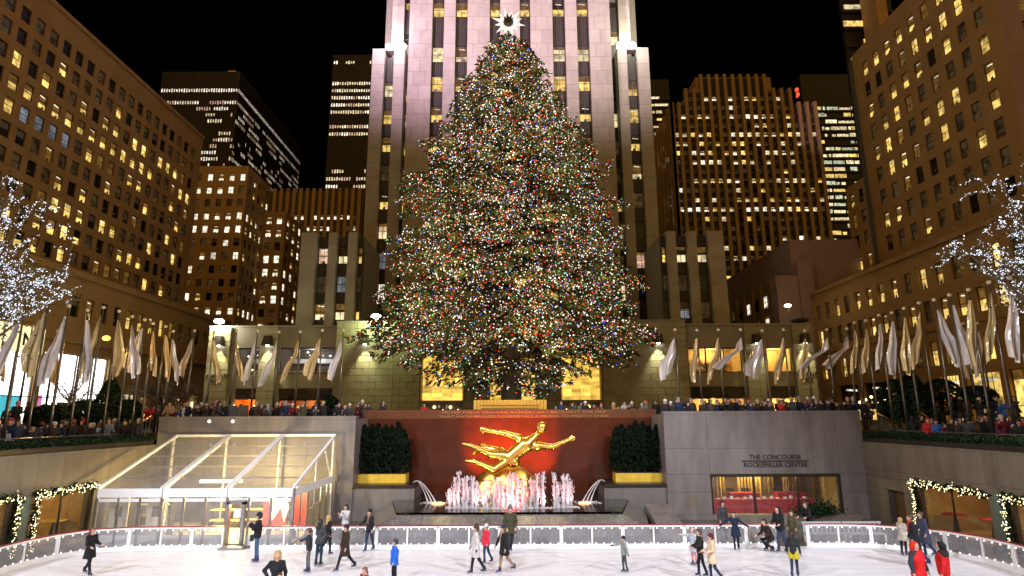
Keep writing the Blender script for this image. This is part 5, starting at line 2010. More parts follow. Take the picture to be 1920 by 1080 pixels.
# street lamp with an orange bulb
c = at(198, 634, 34)
t = thing('street_lamp', 'street lamp with glowing orange bulb on a curved arm among the left flags', 'lamp', (c.x - 1.3, 34, 0))
obj('pole', MB().tube([(0, 0, 0), (0, 0, c.z - .9)], [.08, .06], 8), 'pole_metal', t)
obj('arm', MB().tube([(0, 0, c.z - .9), (.3, 0, c.z - .25), (.8, 0, c.z), (1.2, 0, c.z + .02)], .035, 6), 'pole_metal', t)
obj('lamp', MB().ball((1.35, 0, c.z), .2, 0, 10, 6, .75), 'lamp_orange', t, smooth=True)
point('lamp_glow', (c.x, 33.6, c.z - .35), 320, (1., .5, .1), .15)


# ================================================================== flags
def flag_mesh(seed, sgn, L, wmax, swing):
    r = random.Random(seed)
    b = MB()
    ns, nw = 16, 8
    ph = r.uniform(0, 6)
    pt = r.random() < .5
    G = []
    for i in range(ns + 1):
        s = i / ns
        wd = .05 + wmax * (s ** .8) * (1 if s < .66 else 1 - (s - .66) * 1.7)
        x0 = max(0, s - .42) * swing
        row = []
        for j in range(nw + 1):
            u = j / nw
            x = x0 + wd * u
            fold = (.05 + .10 * s) * math.sin(u * 9 + ph + s * 2.4) + .03 * math.sin(u * 21 + ph)
            zz = -L * s - (.18 * wd * u if s > .3 else 0) - .9 * max(0, s - .6) * (u if pt else 1 - u) * 1.1
            row.append((sgn * x * (1 - .12 * math.cos(u * 9 + ph)), fold, zz))
        G.append(row)
    for i in range(ns):
        for j in range(nw):
            b.quad(G[i][j], G[i][j + 1], G[i + 1][j + 1], G[i + 1][j])
    # weld
    me = b
    return me


mat('flag_white', (.85, .83, .85), .24, metal=.25, var=.14, scale=4, bump=.9, bscale=5, spec=.9, stretch=(3, 3, .6))
mat('flag_gold', (.78, .64, .36), .24, metal=.25, var=.16, scale=4, bump=.9, bscale=5, spec=.9, stretch=(3, 3, .6))
POLE = {}


def pole_mesh(h):
    k = round(h, 1)
    if k not in POLE:
        POLE[k] = MB().tube([(0, 0, 0), (0, 0, k * .5), (0, 0, k)], [.075, .06, .035], 8).mesh('pole', ['pole_metal'], True)
    return POLE[k]


mat('finial', (.85, .78, .62), .3, metal=.3, var=.05)
fin_me = MB().ball((0, 0, 0), .10, 0, 8, 6).mesh('finial', ['finial'], True)
FL = []
LT = [(50, 558), (91, 567), (129, 574), (164, 582), (194, 577), (223, 584), (248, 594), (272, 600), (288, 607), (311, 613), (325, 622), (365, 621)]
BK = [(61, 612), (9, 618), (108, 621)]
CL = [(401, 624), (444, 621), (483, 622), (523, 623), (563, 623), (604, 620), (644, 620)]
CR = [(1266, 619), (1307, 620), (1347, 619), (1389, 619), (1429, 621), (1469, 619), (1509, 621), (1550, 619)]
RT = [(1588, 617), (1602, 606), (1623, 602), (1648, 592), (1672, 587), (1695, 579), (1723, 569), (1751, 563), (1780, 554), (1816, 544), (1854, 530), (1893, 522)]
RB = [(1806, 608), (1833, 607)]
LTc = 'WGWWGGWWGGWW'
zones = [(LT, 'on the left terrace', 'WGWWGGWWGGWW', [-1, -1, -1, 1, -1, 1, 1, -1, 1, 1, 1, -1]),
         (BK, 'in far row by white shop window', 'WGG', [1, 1, 1]),
         (CL, 'behind the left parapet', 'GGWWGGW', [1, 1, -1, -1, -1, -1, -1]),
         (CR, 'behind the right parapet', 'WGGWWGGW', [-1, -1, -1, -1, -1, -1, -1, -1]),
         (RT, 'on the right terrace', 'WGGWWGGWWGGW', [-1, -1, -1, -1, -1, -1, -1, 1, 1, -1, -1, -1]),
         (RB, 'in the far row of the right terrace', 'GW', [-1, -1])]
seed = 100
for pts, where, cols_, sg in zones:
    for k, (px, py) in enumerate(pts):
        seed += 1
        r = random.Random(seed)
        p = atZ(px, py, 6.1)
        if where.endswith('terrace') and 'far' not in where:
            p = atX(px, py, math.copysign(21.5, p.x))
        z0 = -1.05 if (abs(p.x) < 25 and p.y < 33.4) or (20.2 < abs(p.x) < 25 and p.y < 36.4) else 0.
        cn = 'white' if cols_[k] == 'W' else 'gold'
        t = thing('flagpole', '%s flagpole from left %s, limp %s flag' % (ordinal(k + 1), where, 'silvery white' if cn == 'white' else 'pale gold'), 'flagpole', (p.x, p.y, z0), group='flagpoles around the plaza')
        h = p.z - z0
        link('pole', pole_mesh(h), t)
        link('finial', fin_me, t, (0, 0, h + .02))
        big = abs(p.x) > 20 and p.y < 34
        L = (2.75 if big else 2.35) * r.uniform(.92, 1.06)
        wide = 1.15 if (where == 'behind the right parapet' and cn == 'white') else .62
        blown = (where == 'behind the right parapet' and k in (3, 7)) or (where == 'on the right terrace' and k == 0)
        o = obj('flag', flag_mesh(seed, -1, 1.7, 1.0, 2.6) if blown else flag_mesh(seed, sg[k], L, wide * r.uniform(.85, 1.35) * (.95 if big else .95), r.uniform(.15, .75) if not where.startswith('behind') else r.uniform(.55, 1.2)),
                'flag_' + cn, t, (sg[k] * .03, -.05, h - .5), r.uniform(-.35, .35), smooth=True, label='limp %s flag hanging in folds' % ('silvery white' if cn == 'white' else 'pale gold'))

# ================================================================== people
def surf(f, org, h):
    """Surface of the zero level of a sampled field (surface nets): vertices and quads."""
    s = f < 0
    nx, ny, nz = f.shape
    c = [(i, j, k) for i in (0, 1) for j in (0, 1) for k in (0, 1)]
    cnt = sum(s[i:nx - 1 + i, j:ny - 1 + j, k:nz - 1 + k].astype(np.int8) for i, j, k in c)
    act = (cnt > 0) & (cnt < 8)
    idx = np.argwhere(act)
    vid = -np.ones(act.shape, dtype=np.int64)
    vid[act] = np.arange(len(idx))
    acc = np.zeros((len(idx), 3))
    n = np.zeros(len(idx))
    for a in c:
        for ax in range(3):
            if a[ax]:
                continue
            b_ = list(a)
            b_[ax] = 1
            pa, pb = idx + np.array(a), idx + np.array(b_)
            va, vb = f[tuple(pa.T)], f[tuple(pb.T)]
            m = (va < 0) != (vb < 0)
            tt = np.where(m, va / np.where(m, va - vb, 1), 0)
            q = np.tile(np.array(a, float), (len(idx), 1))
            q[:, ax] = tt
            acc[m] += q[m]
            n += m
    V = (idx + acc / n[:, None]) * h + org
    faces = []
    for ax in range(3):
        o1, o2 = [(1, 2), (2, 0), (0, 1)][ax]
        sl0 = [slice(1, -1)] * 3
        sl0[ax] = slice(0, -1)
        sl1 = [slice(1, -1)] * 3
        sl1[ax] = slice(1, None)
        A, B = s[tuple(sl0)], s[tuple(sl1)]
        for flip in (False, True):
            e = np.argwhere((A & ~B) if not flip else (~A & B))
            if not len(e):
                continue
            base = e.copy()
            for q in range(3):
                if q != ax:
                    base[:, q] += 1
            d1, d2 = np.zeros(3, int), np.zeros(3, int)
            d1[o1], d2[o2] = 1, 1
            v = [vid[tuple((base - u).T)] for u in (0 * d1, d1, d1 + d2, d2)]
            F_ = np.stack(v if not flip else v[::-1], 1)
            faces.append(F_)
    return V, np.concatenate(faces)


def field(P, caps, k=.03):
    """Smooth union of tapered capsules at points P (n,3); also which group is nearest."""
    f = np.full(len(P), 9.)
    best = np.full(len(P), 9.)
    grp = np.zeros(len(P), int)
    for g, a, b_, ra, rb in caps:
        a, b_ = np.array(a, float), np.array(b_, float)
        ab = b_ - a
        L = max(1e-9, ab @ ab)
        t_ = np.clip(((P - a) @ ab) / L, 0, 1)
        d = np.sqrt((((P - a) - t_[:, None] * ab) ** 2).sum(1)) - (ra + (rb - ra) * t_)
        m = d < best
        best = np.where(m, d, best)
        grp = np.where(m, g, grp)
        hh = np.maximum(k - np.abs(f - d), 0) / k
        f = np.minimum(f, d) - hh * hh * k * .25
    return f, grp


def blob(name, caps, mats, h=.022, k=.03, cut=None, parent=None, label=None, extra=None):
    pts = np.array([c[1] for c in caps] + [c[2] for c in caps], float)
    rm = max(max(c[3], c[4]) for c in caps) + 3 * h
    lo, hi = pts.min(0) - rm, pts.max(0) + rm
    n = np.ceil((hi - lo) / h).astype(int) + 1
    ax = [lo[i] + np.arange(n[i]) * h for i in range(3)]
    G = np.stack(np.meshgrid(*ax, indexing='ij'), -1).reshape(-1, 3)
    f, _ = field(G, caps, k)
    if cut:
        f = np.maximum(f, cut(G))
    V, Q = surf(f.reshape(n), lo, h)
    me = bpy.data.meshes.new(name)
    me.from_pydata(V.tolist(), [], Q.tolist())
    for x in mats:
        me.materials.append(M[x] if isinstance(x, str) else x)
    if len(mats) > 1:
        cen = V[Q].mean(1)
        _, g = field(cen, caps, k)
        me.polygons.foreach_set('material_index', g.astype(np.int32))
    me.polygons.foreach_set('use_smooth', [True] * len(me.polygons))
    me.update()
    return me


def v3(x):
    return np.array(x, float)


def nrm(x):
    x = v3(x)
    return x / np.linalg.norm(x)


def body_caps(H=1.72, coat=None, bulk=1., legs=None, arms=None, lean=(0, 0), turn=0., gloves=False, hoodie=False):
    """Groups: 0 skin, 1 coat, 2 trousers, 3 boots, 4 hands. Faces -Y; x<0 is the first arm and leg."""
    s = H / 1.72
    lx, ly = lean
    pel = v3((0, 0, .93))
    up = nrm((lx, ly, 1))
    chest = pel + up * .33
    neck = pel + up * .53
    hd = neck + nrm((lx * .4, ly * .4 - .05, 1)) * .135
    C = []
    legs = legs or (((0, 0, -1), (0, 0, -1)), ((0, 0, -1), (0, 0, -1)))
    arms = arms or (((-.2, 0, -1), (-.1, -.2, -1)), ((.2, 0, -1), (.1, -.2, -1)))
    b_ = bulk
    # torso
    C += [(1, pel + (-.06, 0, -.02), pel + (.06, 0, -.02), .125 * b_, .125 * b_), (1, pel + (0, 0, .05), chest, .135 * b_, .15 * b_),
          (1, chest + (-.07, 0, .0), chest + (.07, 0, 0), .125 * b_, .125 * b_), (1, chest, neck - up * .03, .13 * b_, .07),
          (0, neck - up * .04, hd - (0, 0, .03), .052, .05)]
    # head with jaw, nose and ears
    C += [(0, hd + (0, .012, .03), hd + (0, -.012, .045), .092, .088), (0, hd + (0, -.035, -.045), hd + (0, -.02, .0), .052, .07), (0, hd + (0, -.10, .01), hd + (0, -.108, -.015), .012, .017),
          (0, hd + (-.092, .01, 0), hd + (-.096, .015, .03), .014, .014), (0, hd + (.092, .01, 0), hd + (.096, .015, .03), .014, .014)]
    out = {}
    for i, sg in enumerate((-1, 1)):
        sh = chest + up * .155 + v3((sg * .165 * (.8 + .2 * b_), 0, 0))
        u, fo = nrm(arms[i][0]), nrm(arms[i][1])
        el = sh + u * .275
        wr = el + fo * .235
        hn = wr + fo * .075
        C += [(1, chest + up * .14, sh, .085 * b_, .075 * b_), (1, sh, el, .068 * b_, .056 * b_), (1, el, wr, .056 * b_, .045 * b_), (4, wr, hn, .036, .036)]
        side = np.cross(fo, (0, -1, .01))
        side = nrm(side) if np.linalg.norm(side) > .05 else v3((1, 0, 0))
        out['hand%d' % i] = (hn, fo, side, wr)
        th, sn = nrm(legs[i][0]), nrm(legs[i][1])
        hip = pel + v3((sg * .085, 0, -.03))
        kn = hip + th * .41
        an = kn + sn * .41
        C += [(2, hip, kn, .088, .062), (2, kn, an, .062, .048), (3, an + (0, 0, .06), an + (0, .01, -.03), .055, .052), (3, an + (0, .02, -.045), an + (0, -.13, -.055), .042, .036)]
        out['foot%d' % i] = an
    if coat:
        hem = coat
        mid = v3((0, 0, hem))
        fl = .02 + .05 * max(0, .9 - hem)
        C += [(1, pel + (-.07, 0, 0), mid + (-.09, 0, .0), .125 * b_, .12 * b_ + fl), (1, pel + (.07, 0, 0), mid + (.09, 0, 0), .125 * b_, .12 * b_ + fl)]
    out['head'] = hd
    out['neck'] = neck
    out['up'] = up
    low = min(out['foot0'][2], out['foot1'][2]) - .098
    return C, out, low, s


CLO = {}


def cloth(col):
    k = 'cloth_%02x%02x%02x' % tuple(int(min(1, c) * 255) for c in col)
    return mat(k, col, .8, var=.28, scale=7, bump=.7, bscale=18, spec=.25)


SKIN = mat('skin', (.52, .30, .21), .5, var=.08, scale=6)
SKIN2 = mat('skin_tan', (.40, .22, .14), .5, var=.08, scale=6)
DARKNAVY = (.012, .014, .03)
mat('boot_blue', (.018, .02, .06), .4, var=.2)
mat('eye', (.02, .015, .01), .2, var=0)
HAIR = {'black': (.012, .010, .009), 'brown': (.06, .03, .015), 'red': (.16, .05, .02), 'blonde': (.42, .27, .10), 'grey': (.3, .29, .28)}
mat('blade', (.6, .6, .62), .25, metal=1.)
mat('lip', (.35, .08, .07), .5, var=0)


def hair_caps(hd, style):
    C = [(0, hd + v3((0, .03, .06)), hd + v3((0, .035, .03)), .110, .106), (0, hd + v3((0, -.04, .10)), hd + v3((0, .05, .09)), .056, .075)]
    if style == 'long':
        C += [(0, hd + v3((0, .07, .02)), hd + v3((0, .10, -.26)), .085, .065), (0, hd + v3((-.07, .03, 0)), hd + v3((-.085, .05, -.22)), .04, .03), (0, hd + v3((.07, .03, 0)), hd + v3((.085, .05, -.22)), .04, .03)]
    if style == 'wind':
        C += [(0, hd + v3((0, .07, .02)), hd + v3((0, .22, -.18)), .085, .05), (0, hd + v3((-.05, .05, .02)), hd + v3((-.05, .2, -.08)), .05, .03)]
    if style == 'pony':
        C += [(0, hd + v3((0, .10, .05)), hd + v3((0, .18, -.08)), .04, .03), (0, hd + v3((0, .18, -.08)), hd + v3((0, .17, -.2)), .03, .015)]
    return C


def hat_caps(hd, style):
    C = [(0, hd + v3((0, .015, .065)), hd + v3((0, .02, .085)), .114, .110)]
    if style == 'pom':
        C += [(0, hd + v3((0, .02, .2)), hd + v3((0, .02, .215)), .04, .04)]
    if style == 'hood':
        C = [(0, hd + v3((0, .03, .045)), hd + v3((0, .045, .03)), .118, .115), (0, hd + v3((0, .05, -.05)), hd + v3((0, .06, -.14)), .1, .1)]
    return C


def hat_cut(hd, style):
    if style == 'hood':
        return lambda G: -(G[:, 1] - (hd[1] - .045)) - .35 * (G[:, 2] - hd[2])
    return lambda G: -(G[:, 2] - (hd[2] + .045)) + .3 * (G[:, 1] - hd[1]) * 0


def make_person(label, loc, H, face, coat_c, pants_c, hair='brown', hstyle='short', hat=None, hat_c=None, coat=None, bulk=1., legs=None, arms=None,
                lean=(0, 0), glove_c=None, boots='boot_blue', skates=True, group=None, scarf=None, hood=None, h=.024, skin=None, extra=None):
    C, J, low, s = body_caps(H, coat, bulk, legs, arms, lean)
    t = thing('person', label, 'person', loc, face, group)
    sk = skin or SKIN
    cut = None
    if coat:
        hem = coat - .01
        legsafe = [c for c in C if c[0] in (2, 3)]
    mats = [sk, cloth(coat_c), cloth(pants_c), boots, cloth(glove_c) if glove_c else sk]
    if coat:
        # clean hem: cut the coat's cones flat, keep the legs
        body = [c for c in C]
        n_sk = [c for c in C[-2:]]
        rest = C[:-2]

        def cutfn(G):
            return np.full(len(G), -9.)
        me = blob_coat('body', rest, n_sk, hem, mats, h)
    else:
        me = blob('body', C, mats, h)
    dz = -low * s + (.045 if skates else 0)
    bod = link('body', me, t, (0, 0, dz))
    bod.scale = (s, s, s)
    hd = J['head']
    kids = []
    if hat != 'hood':
        kids.append(('hair', blob('hair', hair_caps(hd, hstyle), [mat('hair_' + hair, HAIR[hair], .5, var=.35, scale=14, stretch=(6, 6, 1))], h * .9, .02,
                                  (lambda G: -(G[:, 1] - (hd[1] - .055)) - .9 * np.maximum(0, G[:, 2] - hd[2] - .02)))))
    if hat:
        kids.append(('hood' if hat == 'hood' else 'hat', blob('hat', hat_caps(hd, hat), [cloth(hat_c)], h * .9, .02, hat_cut(hd, hat))))
    if hood:
        kids.append(('hood', blob('hood', [(0, J['neck'] + v3((-.07, .05, .0)), J['neck'] + v3((.07, .05, .0)), .07, .07), (0, J['neck'] + v3((0, .09, -.02)), J['neck'] + v3((0, .1, -.1)), .07, .05)], [cloth(hood)], h, .03)))
    if scarf:
        kids.append(('scarf', blob('scarf', [(0, J['neck'] + v3((-.05, -.02, .01)), J['neck'] + v3((.05, -.02, .01)), .072, .072), (0, J['neck'] + v3((.03, -.1, -.03)), J['neck'] + v3((.04, -.15, -.3)), .035, .03)], [cloth(scarf)], h, .03)))
    for nme, m_ in kids:
        o = link(nme, m_, t, (0, 0, dz))
        o.scale = (s, s, s)
    # eyes and mouth
    b = MB()
    for sx in (-.034, .034):
        b.ball(hd + v3((sx, -.083, .022)), .013, 0, 6, 4)
    o = obj('eyes', b, 'eye', t, (0, 0, dz), smooth=True)
    o.scale = (s, s, s)
    o = obj('mouth', MB().ball(hd + v3((0, -.083, -.048)), .02, 0, 6, 4, .35), 'lip', t, (0, 0, dz), smooth=True)
    o.scale = (s, s, s)
    # fingers
    b = MB()
    for i in range(2):
        hn, fo, sd_, wr = J['hand%d' % i]
        for q, ln in enumerate((.062, .075, .08, .066)):
            a = hn + sd_ * (q - 1.5) * .019 + fo * .015
            e = a + fo * ln * .55
            b.tube([a, e, e + (fo * .8 + v3((0, -.5, -.2))) * ln * .45], [.0105, .0098, .008], 5)
        a = hn - sd_ * .03 - fo * .03
        b.tube([a, a - sd_ * .025 + fo * .03, a - sd_ * .03 + fo * .06], [.012, .011, .008], 5)
    o = obj('fingers', b, mats[4], t, (0, 0, dz), kind='stuff')
    o.scale = (s, s, s)
    if skates:
        for i in range(2):
            a = J['foot%d' % i]
            o = obj('skate_blade', MB().box(a[0] - .006, a[0] + .006, a[1] - .19, a[1] + .1, a[2] - .145, a[2] - .10).box(a[0] - .02, a[0] + .02, a[1] - .14, a[1] - .1, a[2] - .11, a[2] - .085).box(a[0] - .02, a[0] + .02, a[1] + .02, a[1] + .06, a[2] - .11, a[2] - .085), 'blade', t, (0, 0, dz))
            o.scale = (s, s, s)
    if extra:
        extra(t, J, dz, s)
    return t


def blob_coat(name, rest, skirt, hem, mats, h):
    caps = rest + skirt
    pts = np.array([c[1] for c in caps] + [c[2] for c in caps], float)
    rm = max(max(c[3], c[4]) for c in caps) + 3 * h
    lo, hi = pts.min(0) - rm, pts.max(0) + rm
    n = np.ceil((hi - lo) / h).astype(int) + 1
    ax = [lo[i] + np.arange(n[i]) * h for i in range(3)]
    G = np.stack(np.meshgrid(*ax, indexing='ij'), -1).reshape(-1, 3)
    f1, _ = field(G, rest, .03)
    f2, _ = field(G, skirt, .05)
    f2 = np.maximum(f2, hem - G[:, 2])
    kk = .03
    hh = np.maximum(kk - np.abs(f1 - f2), 0) / kk
    f = np.minimum(f1, f2) - hh * hh * kk * .25
    V, Q = surf(f.reshape(n), lo, h)
    me = bpy.data.meshes.new(name)
    me.from_pydata(V.tolist(), [], Q.tolist())
    for x in mats:
        me.materials.append(M[x] if isinstance(x, str) else x)
    cen = V[Q].mean(1)
    g1, g = field(cen, rest, .03)
    s2, _ = field(cen, skirt, .05)
    s2 = np.maximum(s2, hem - cen[:, 2])
    g = np.where((s2 < g1 + .004) & (cen[:, 2] > hem - h), 1, g)
    me.polygons.foreach_set('material_index', g.astype(np.int32))
    me.polygons.foreach_set('use_smooth', [True] * len(me.polygons))
    me.update()
    return me


def deg(a, dwn=1.):
    """a limb direction swung forward by a degrees"""
    return (0, -math.sin(R_(a)), -math.cos(R_(a)))


def walk(a, b_, ka=10, kb=25):
    return ((deg(a), deg(a - ka)), (deg(b_), deg(b_ - kb)))


STAND = walk(4, -4, 6, 2)
STRIDE = walk(20, -8, 8, 26)
STRIDE2 = walk(-10, 18, 24, 8)
REST = (((-.25, 0, -1), (-.1, -.35, -1)), ((.25, 0, -1), (.1, -.35, -1)))
PHONE = (((-.15, -.5, -.8), (.25, -.75, .75)), ((.15, -.5, -.8), (-.25, -.75, .75)))
SPREAD = (((-.9, -.1, -.75), (-.9, -.2, -.5)), ((.9, -.1, -.75), (.9, -.2, -.5)))
POCKET = (((-.3, .15, -1), (.2, -.45, -.7)), ((.3, .15, -1), (-.2, -.45, -.7)))
HIP = (((-.75, .2, -.8), (.5, -.3, -.7)), ((.35, .05, -1), (.0, -.4, -.9)))
HOLD = (((-.2, -.2, -1), (0, -.8, -.3)), ((.2, -.2, -1), (0, -.8, -.2)))
BACK = (((-.35, .45, -.8), (-.2, .3, -.9)), ((.35, .45, -.8), (.2, .3, -.9)))


def skater(label, fx, fy, hy=None, H=None, **k):
    """feet at pixel (fx, fy) on the ice, head top at row hy"""
    p = atZ(fx, fy, ICE)
    if H is None:
        H = (at(fx, hy, p.y).z - ICE - .045) / 1.0
    return make_person(label, (p.x, p.y, ICE), H, group='skaters on the ice', **k)


def skater_h(label, hx, hy, H, **k):
    p = atZ(hx, hy, ICE + H + .045)
    return make_person(label, (p.x, p.y, ICE), H, group='skaters on the ice', **k)


BLK, CHAR, NAVY, JEAN = (.012, .012, .014), (.035, .035, .04), (.015, .02, .045), (.04, .065, .13)
GREY, BRN, WHT, CRM = (.10, .10, .11), (.035, .022, .015), (.62, .58, .58), (.58, .43, .28)
OLV, RED, BLUE, TAN = (.055, .05, .025), (.50, .015, .015), (.02, .12, .55), (.26, .16, .07)
LEFTF, RIGHTF, AWAY, TOWARD = -PI / 2, PI / 2, PI, 0.

skater('woman in black coat with wind blown red brown hair skating at the far left', 163, 1079, 990, face=1.25, coat_c=BLK, pants_c=BLK, hair='red', hstyle='wind', coat=.62, legs=STRIDE, arms=HOLD)


def phone(t, J, dz, s):
    a, c = J['hand0'][0], J['hand1'][0]
    m = (a + c) / 2 + J['hand0'][1] * .05
    o = obj('phone', MB().box(-.04, .04, -.008, .008, -.06, .08), 'black_rubber', t, (0, 0, dz))
    o.location = Vector(m * s) + Vector((0, -.03, dz))


def bag(t, J, dz, s):
    obj('camera_bag', MB().box(-.13, .13, -.16, -.04, .82, 1.05), 'black_rubber', t, (-.12, -.12, dz - .1))


skater('man in black jacket, jeans and dark beanie photographing beside the tent entrance', 479, 1055, 964, face=-1.35, coat_c=BLK, pants_c=(.05, .09, .16), hair='black', hat='cap', hat_c=NAVY, bulk=1.02, legs=STAND, arms=PHONE, extra=lambda *a: (phone(*a), bag(*a)))
skater_h('blonde woman in black jacket with hand on hip at the bottom edge', 521, 1036, 1.66, face=.25, coat_c=BLK, pants_c=BLK, hair='blonde', hstyle='long', legs=STAND, arms=HIP)
skater_h('small brown haired child in front of the blonde woman, cut by the bottom edge', 525, 1076, 1.12, face=.1, coat_c=(.2, .03, .03), pants_c=NAVY, hair='brown', legs=STAND, arms=REST)
skater('boy in dark sweater and grey trousers reaching out to the left', 577, 1074, 992, face=-1.4, coat_c=(.025, .03, .035), pants_c=(.10, .10, .11), hair='brown', legs=walk(8, -2, 10, 4), arms=(((-.5, -.7, -.6), (-.2, -.9, -.35)), ((.25, .1, -1), (.1, -.1, -1))), lean=(0, -.08))
skater('woman with dark curly hair in grey coat seen from behind', 597, 1061, 976, face=PI - .4, coat_c=(.05, .055, .065), pants_c=(.03, .05, .09), hair='black', hstyle='long', coat=.80, legs=STAND, arms=HOLD)
skater('woman with long blonde hair in black coat behind the grey coated woman', 613, 1041, 967, face=PI - .9, coat_c=BLK, pants_c=BLK, hair='blonde', hstyle='long', coat=.62, legs=walk(12, -12), arms=POCKET)
skater('person in long brown parka with fur hood striding right of the group', 645, 1071, 984, face=-.9, coat_c=BRN, pants_c=BLK, hair='black', hat='cap', hat_c=(.05, .015, .02), coat=.58, bulk=1.12, legs=walk(22, -22, 6, 18), arms=REST, hood=(.16, .09, .045))
skater('man in dark jacket leaning on the barrier left of the fountain', 691, 1034, 957, face=-.5, coat_c=(.014, .014, .02), pants_c=(.02, .03, .06), hair='black', hat='cap', hat_c=BLK, legs=walk(10, -14, 4, 4), arms=(((-.5, -.1, -.8), (-.6, -.3, -.5)), ((.25, 0, -1), (.1, -.3, -1))), lean=(-.06, 0), scarf=(.2, .15, .12))
skater_h('boy in bright blue jacket and grey hat at the bottom edge', 741, 1013, 1.40, face=-1.2, coat_c=BLUE, pants_c=BLK, hair='black', hat='cap', hat_c=(.06, .06, .07), bulk=1.12, coat=.78, legs=STAND, arms=REST)
skater_h('red haired girl whose head just shows at the bottom edge', 684, 1066, 1.2, face=-.6, coat_c=(.35, .03, .02), pants_c=NAVY, hair='red', hstyle='pony', legs=STAND, arms=REST)
skater('woman in long white coat and dark bobble hat gliding left', 892, 1077, 986, face=-1.35, coat_c=(.55, .50, .49), pants_c=BLK, hair='brown', hat='pom', hat_c=(.05, .035, .03), coat=.60, bulk=1.06, legs=walk(14, -16, 6, 16), arms=(((-.3, -.25, -1), (-.2, -.4, -1)), ((.3, .1, -1), (.15, -.2, -1))), glove_c=BLK, hood=(.30, .19, .08))
skater('girl in bright red jacket and white knit hat', 911, 1058, 985, face=-1.0, coat_c=(.62, .03, .06), pants_c=(.03, .045, .10), hair='brown', hat='cap', hat_c=(.6, .6, .64), bulk=1.12, coat=.80, legs=walk(6, -14, 8, 14), arms=REST)
skater('woman in black coat, tan trousers and navy hat beside the girl in red', 945, 1075, 986, face=-1.2, coat_c=BLK, pants_c=(.30, .19, .10), hair='brown', hat='cap', hat_c=(.02, .025, .06), coat=.64, bulk=1.08, legs=walk(14, -18, 8, 24), arms=(((-.4, -.35, -.9), (-.3, -.4, -1)), ((.3, .1, -1), (.1, -.2, -1))), lean=(0, -.06), scarf=(.35, .24, .13))
skater('tall person in olive coat and grey bobble hat in front of the fountain', 957, 1040, 951, face=.25, coat_c=OLV, pants_c=(.03, .03, .035), hair='brown', hat='pom', hat_c=(.12, .12, .13), coat=.74, bulk=1.16, legs=walk(6, -8), arms=POCKET, hood=(.25, .17, .10))
skater('child in camouflage vest and dark beanie skating alone right of the fountain', 1171, 1074, 1007, face=-1.3, coat_c=(.22, .24, .23), pants_c=(.06, .06, .065), hair='brown', hat='cap', hat_c=BLK, legs=walk(4, -6, 8, 6), arms=(((-.5, -.7, -.5), (-.2, -.9, -.1)), ((.35, .2, -1), (.3, .1, -1))), glove_c=BLK, bulk=1.08)
skater('girl in pale grey coat and pink hat stretching one arm to the left', 1302, 1060, 992, face=-1.1, coat_c=(.42, .46, .52), pants_c=(.55, .25, .22), hair='brown', hat='cap', hat_c=(.6, .35, .33), coat=.60, legs=STAND, arms=(((-.8, -.6, -.25), (-.8, -.6, .1)), ((.3, .1, -1), (.1, -.3, -1))))
skater('man in black leather jacket skating beside the woman in cream', 1316, 1082, 994, face=-1.6, coat_c=(.018, .017, .016), pants_c=BLK, hair='brown', hstyle='short', legs=walk(10, -8, 8, 10), arms=HOLD, bulk=1.06, hood=(.22, .15, .08))
skater('woman in cream duffle coat and maroon hat holding her companion', 1338, 1092, 1003, face=-1.5, coat_c=(.60, .45, .30), pants_c=(.02, .03, .06), hair='black', hat='cap', hat_c=(.12, .012, .02), coat=.66, bulk=1.14, legs=walk(8, -10), arms=HOLD, hood=(.60, .45, .30))
skater('woman in navy coat with arms spread at the barrier below the concourse window', 1382, 1032, 961, face=-.35, coat_c=(.012, .018, .045), pants_c=BLK, hair='black', hstyle='long', coat=.60, legs=walk(8, -6, 2, 6), arms=SPREAD, lean=(-.08, 0), glove_c=BLK, hood=(.35, .35, .36))
skater('man in black hooded jacket and jeans stepping through the barrier gate', 1467, 1036, 951, face=-1.0, coat_c=BLK, pants_c=(.03, .045, .09), hat='hood', hat_c=BLK, legs=walk(10, -8, 6, 10), arms=HOLD, lean=(0, -.12), bulk=1.05)
skater('person in olive green coat behind the man in the black hood', 1490, 1026, 959, face=-1.1, coat_c=(.075, .065, .035), pants_c=GREY, hair='brown', coat=.62, bulk=1.08, legs=STAND, arms=REST)
skater('woman with dark hair in black jacket and yellow shorts over blue leggings', 1492, 1083, 998, face=PI - .6, coat_c=(.02, .022, .026), pants_c=(.02, .03, .06), hair='black', hstyle='long', legs=walk(8, -10, 4, 10), arms=REST, scarf=(.6, .06, .02),
       extra=lambda t, J, dz, s: [setattr(link('shorts', blob('shorts', [(0, (-.08, 0, .9), (-.1, 0, .70), .125, .115), (0, (.08, 0, .9), (.1, 0, .70), .125, .115)], [cloth((.45, .38, .02))], .024, .03, lambda G: .66 - G[:, 2]), t, (0, 0, dz)), 'scale', (s, s, s))])
skater('person in dark clothes crouching at the open barrier gate', 1447, 1034, 984, H=1.66, face=-1.2, coat_c=(.03, .015, .01), pants_c=BLK, hair='black', legs=((deg(85), deg(-35)), (deg(60), deg(-60))), arms=HOLD, lean=(0, -.55))
skater('woman with blonde ponytail in beige coat at the right bend of the barrier', 1697, 1042, 972, face=2.0, coat_c=(.48, .42, .36), pants_c=BLK, hair='blonde', hstyle='pony', coat=.66, bulk=1.06, legs=STAND, arms=HOLD)
skater('person in long black coat between the beige and the slate coats', 1722, 1062, 966, face=-1.9, coat_c=(.012, .012, .02), pants_c=(.02, .03, .08), hair='brown', coat=.50, bulk=1.04, legs=walk(10, -12), arms=REST, scarf=(.5, .05, .02), lean=(0, -.1))
skater('man in slate blue long coat leaning at the right bend of the barrier', 1740, 1045, 961, face=-1.5, coat_c=(.045, .05, .085), pants_c=(.02, .03, .09), hair='brown', coat=.50, bulk=1.12, legs=walk(6, -8), arms=REST, lean=(0, -.16))
